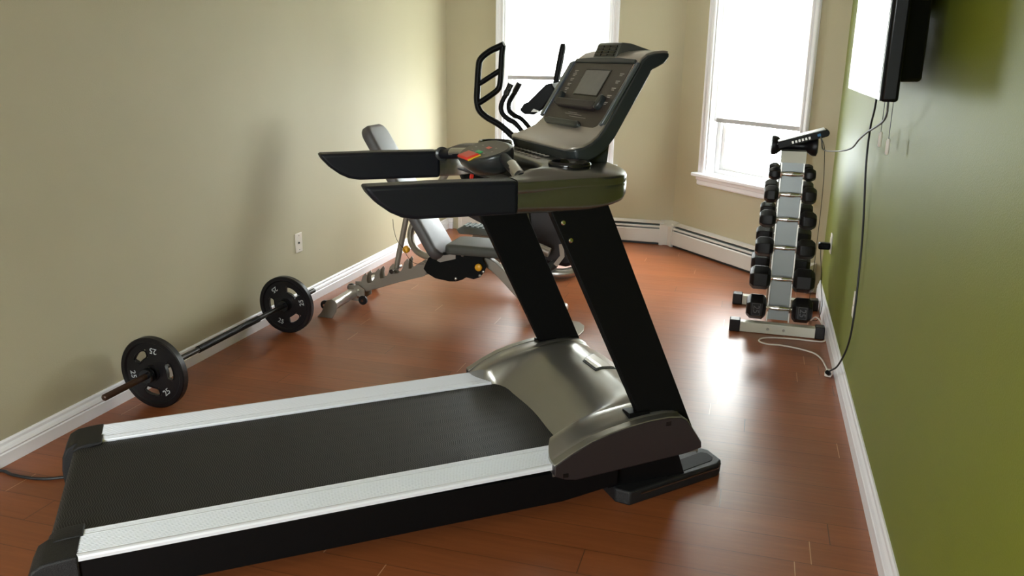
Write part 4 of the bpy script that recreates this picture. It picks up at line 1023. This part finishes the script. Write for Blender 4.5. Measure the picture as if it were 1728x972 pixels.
# ------------------------------------------------------------------ television
TV = thing('television', 'large flat television hung on the green wall, its screen glaring white', 'television', (.32, 2.9, 1.67))
a0 = Vector((.303, 2.37, 0)); a1 = Vector((.322, 3.44, 0)); tvn = Vector(((a1-a0).y, -(a1-a0).x, 0)).normalized(); tvd = (a1-a0).normalized()
def tvb(bm, s0, s1, d0, d1, z0, z1):
    P = []
    for z in (z0, z1):
        for s_, d in ((s0, d0), (s1, d0), (s1, d1), (s0, d1)): p = a0+tvd*s_+tvn*d; P.append((p.x, p.y, z))
    v = [bm.verts.new(p) for p in P]
    for q in ((0,3,2,1),(4,5,6,7),(0,1,5,4),(1,2,6,5),(2,3,7,6),(3,0,4,7)): bm.faces.new([v[i] for i in q])
TL = 1.07
bm = BM(); tvb(bm, 0, TL, .0, .042, 1.350, 1.985); obj('casing', bm, M['tvblack'], TV, world=True, bevel=.008, seg=3)
bm = BM(); tvb(bm, .004, TL-.004, -.003, .004, 1.353, 1.982); bz_ = obj('bezel', bm, M['tvblack'], TV, world=True, bevel=.001)
bm = BM(); tvb(bm, .022, TL-.022, -.0042, .0, 1.372, 1.965); obj('screen', bm, M['tvscreen'], TV, world=True)
bm = BM(); prism(bm, [(.035, .040), (.10, .105), (.97, .105), (1.035, .040)], lambda s_, d: tuple((a0+tvd*s_+tvn*d).xy)+(1.40,), lambda s_, d: tuple((a0+tvd*s_+tvn*d).xy)+(1.93,)); obj('rear_cover', bm, M['black'], TV, world=True, bevel=.01)
bm = BM(); box(bm, .405, XR, 2.95, 3.20, 1.60, 1.80); obj('wall_bracket', bm, M['black'], TV, world=True, bevel=.004)
for (y, zt, lab) in ((3.25, 1.205, 'left'), (3.05, 1.197, 'right')):
    bm = BM(); tube(bm, [(.428, y, 1.58), (.430, y, zt)], .0012, 6); pc_ = obj('pull_cord', bm, M['greycord'], TV, world=True)
    bm = BM(); tube(bm, [(.430, y, zt+.004), (.430, y, zt-.002), (.430, y, zt-.046), (.430, y, zt-.050)], [.004, .0065, .0065, .003], 10); obj('cord_weight', bm, M['whitecord'], pc_, world=True, smooth=40)

# ------------------------------------------------------------------ cables and plugs
def cord(name, label, P, r, m, extra=None, sm=6):
    t = thing(name, label, 'cable', tuple(P[0]))
    bm = BM(); tube(bm, P, r, 8, smooth=sm); obj('lead', bm, m, t, world=True, smooth=60)
    if extra: extra(t)
    return t
def plug(t):
    bm = BM(); tube(bm, [(.420, 3.905, .040), (.432, 3.935, .022)], .011, 10); obj('plug', bm, M['black'], t, world=True, bevel=.002)
cord('power_cable', 'long black power cable hanging from the television down the green wall to the floor plug',
     [(.425, 3.46, 1.50), (.440, 3.574, 1.297), (.447, 3.70, 1.192), (.452, 3.73, 1.040), (.462, 3.66, .80), (.462, 3.60, .63), (.462, 3.58, .41), (.458, 3.62, .27), (.446, 3.76, .13), (.432, 3.89, .055), (.428, 3.92, .035)], .0042, M['blackcord'], plug)
def sock(t):
    bm = BM(); box(bm, -.016, .016, -.026, .026, 0, .026); bm.transform(Matrix.Translation((.434, 3.965, .002)) @ Matrix.Rotation(math.radians(-15), 4, 'Z')); obj('socket', bm, M['whitecord'], t, world=True, bevel=.005)
cord('extension_cord', 'thin white extension cord looping over the floor in front of the dumbbell rack',
     [(.433, 3.985, .008), (.428, 4.08, .006), (.415, 4.18, .006), (.385, 4.26, .006), (.319, 4.305, .006), (.231, 4.335, .006), (.160, 4.332, .006), (.122, 4.350, .006), (.112, 4.385, .006), (.135, 4.430, .006), (.20, 4.455, .006), (.30, 4.468, .006), (.40, 4.462, .006), (.447, 4.48, .006), (.456, 4.55, .012), (.450, 4.62, .03), (.435, 4.66, .06), (.41, 4.70, .07), (.39, 4.76, .03), (.39, 4.9, .006)], .0042, M['whitecord'], sock)
cord('network_cable', 'pale network cable running from the router up to the television',
     [(.322, 4.638, 1.078), (.332, 4.62, 1.05), (.345, 4.601, 1.006), (.365, 4.049, 1.056), (.385, 3.701, 1.105), (.392, 3.535, 1.156), (.398, 3.343, 1.201), (.40, 3.252, 1.217), (.40, 3.011, 1.26), (.398, 2.93, 1.294), (.39, 2.878, 1.318), (.385, 2.86, 1.40)], .0036, M['greycord'])
def adapter(t):
    bm = BM(); box(bm, .405, .471, 4.985, 5.035, .395, .435); obj('adapter', bm, M['black'], t, world=True, bevel=.010, seg=3)
cord('adapter_cable', 'thin black cable with power adapter plugged into the far outlet on the green wall',
     [(.42, 5.0, .398), (.425, 4.98, .34), (.440, 4.97, .25), (.445, 4.98, .18), (.452, 4.96, .13), (.450, 4.85, .09), (.435, 4.83, .02), (.40, 4.85, .005), (.33, 4.83, .005)], .002, M['blackcord'], adapter)
cord('router_cable', 'thin dark cable hanging from the router behind the right-hand dumbbells',
     [(.340, 4.76, 1.05), (.362, 4.80, 1.0), (.375, 4.84, .90), (.384, 4.88, .80), (.392, 4.95, .60), (.395, 5.0, .35), (.39, 5.0, .02)], .0018, M['blackcord'])
cord('mains_cable', 'black mains cable on the floor at the rear end of the treadmill',
     [(-2.515, 2.02, .010), (-2.47, 2.040, .006), (-2.423, 2.029, .006), (-2.343, 2.028, .006), (-2.278, 2.042, .006), (-2.20, 2.08, .006), (-2.0, 2.12, .006), (-1.6, 2.1, .006)], .0055, M['blackcord'])
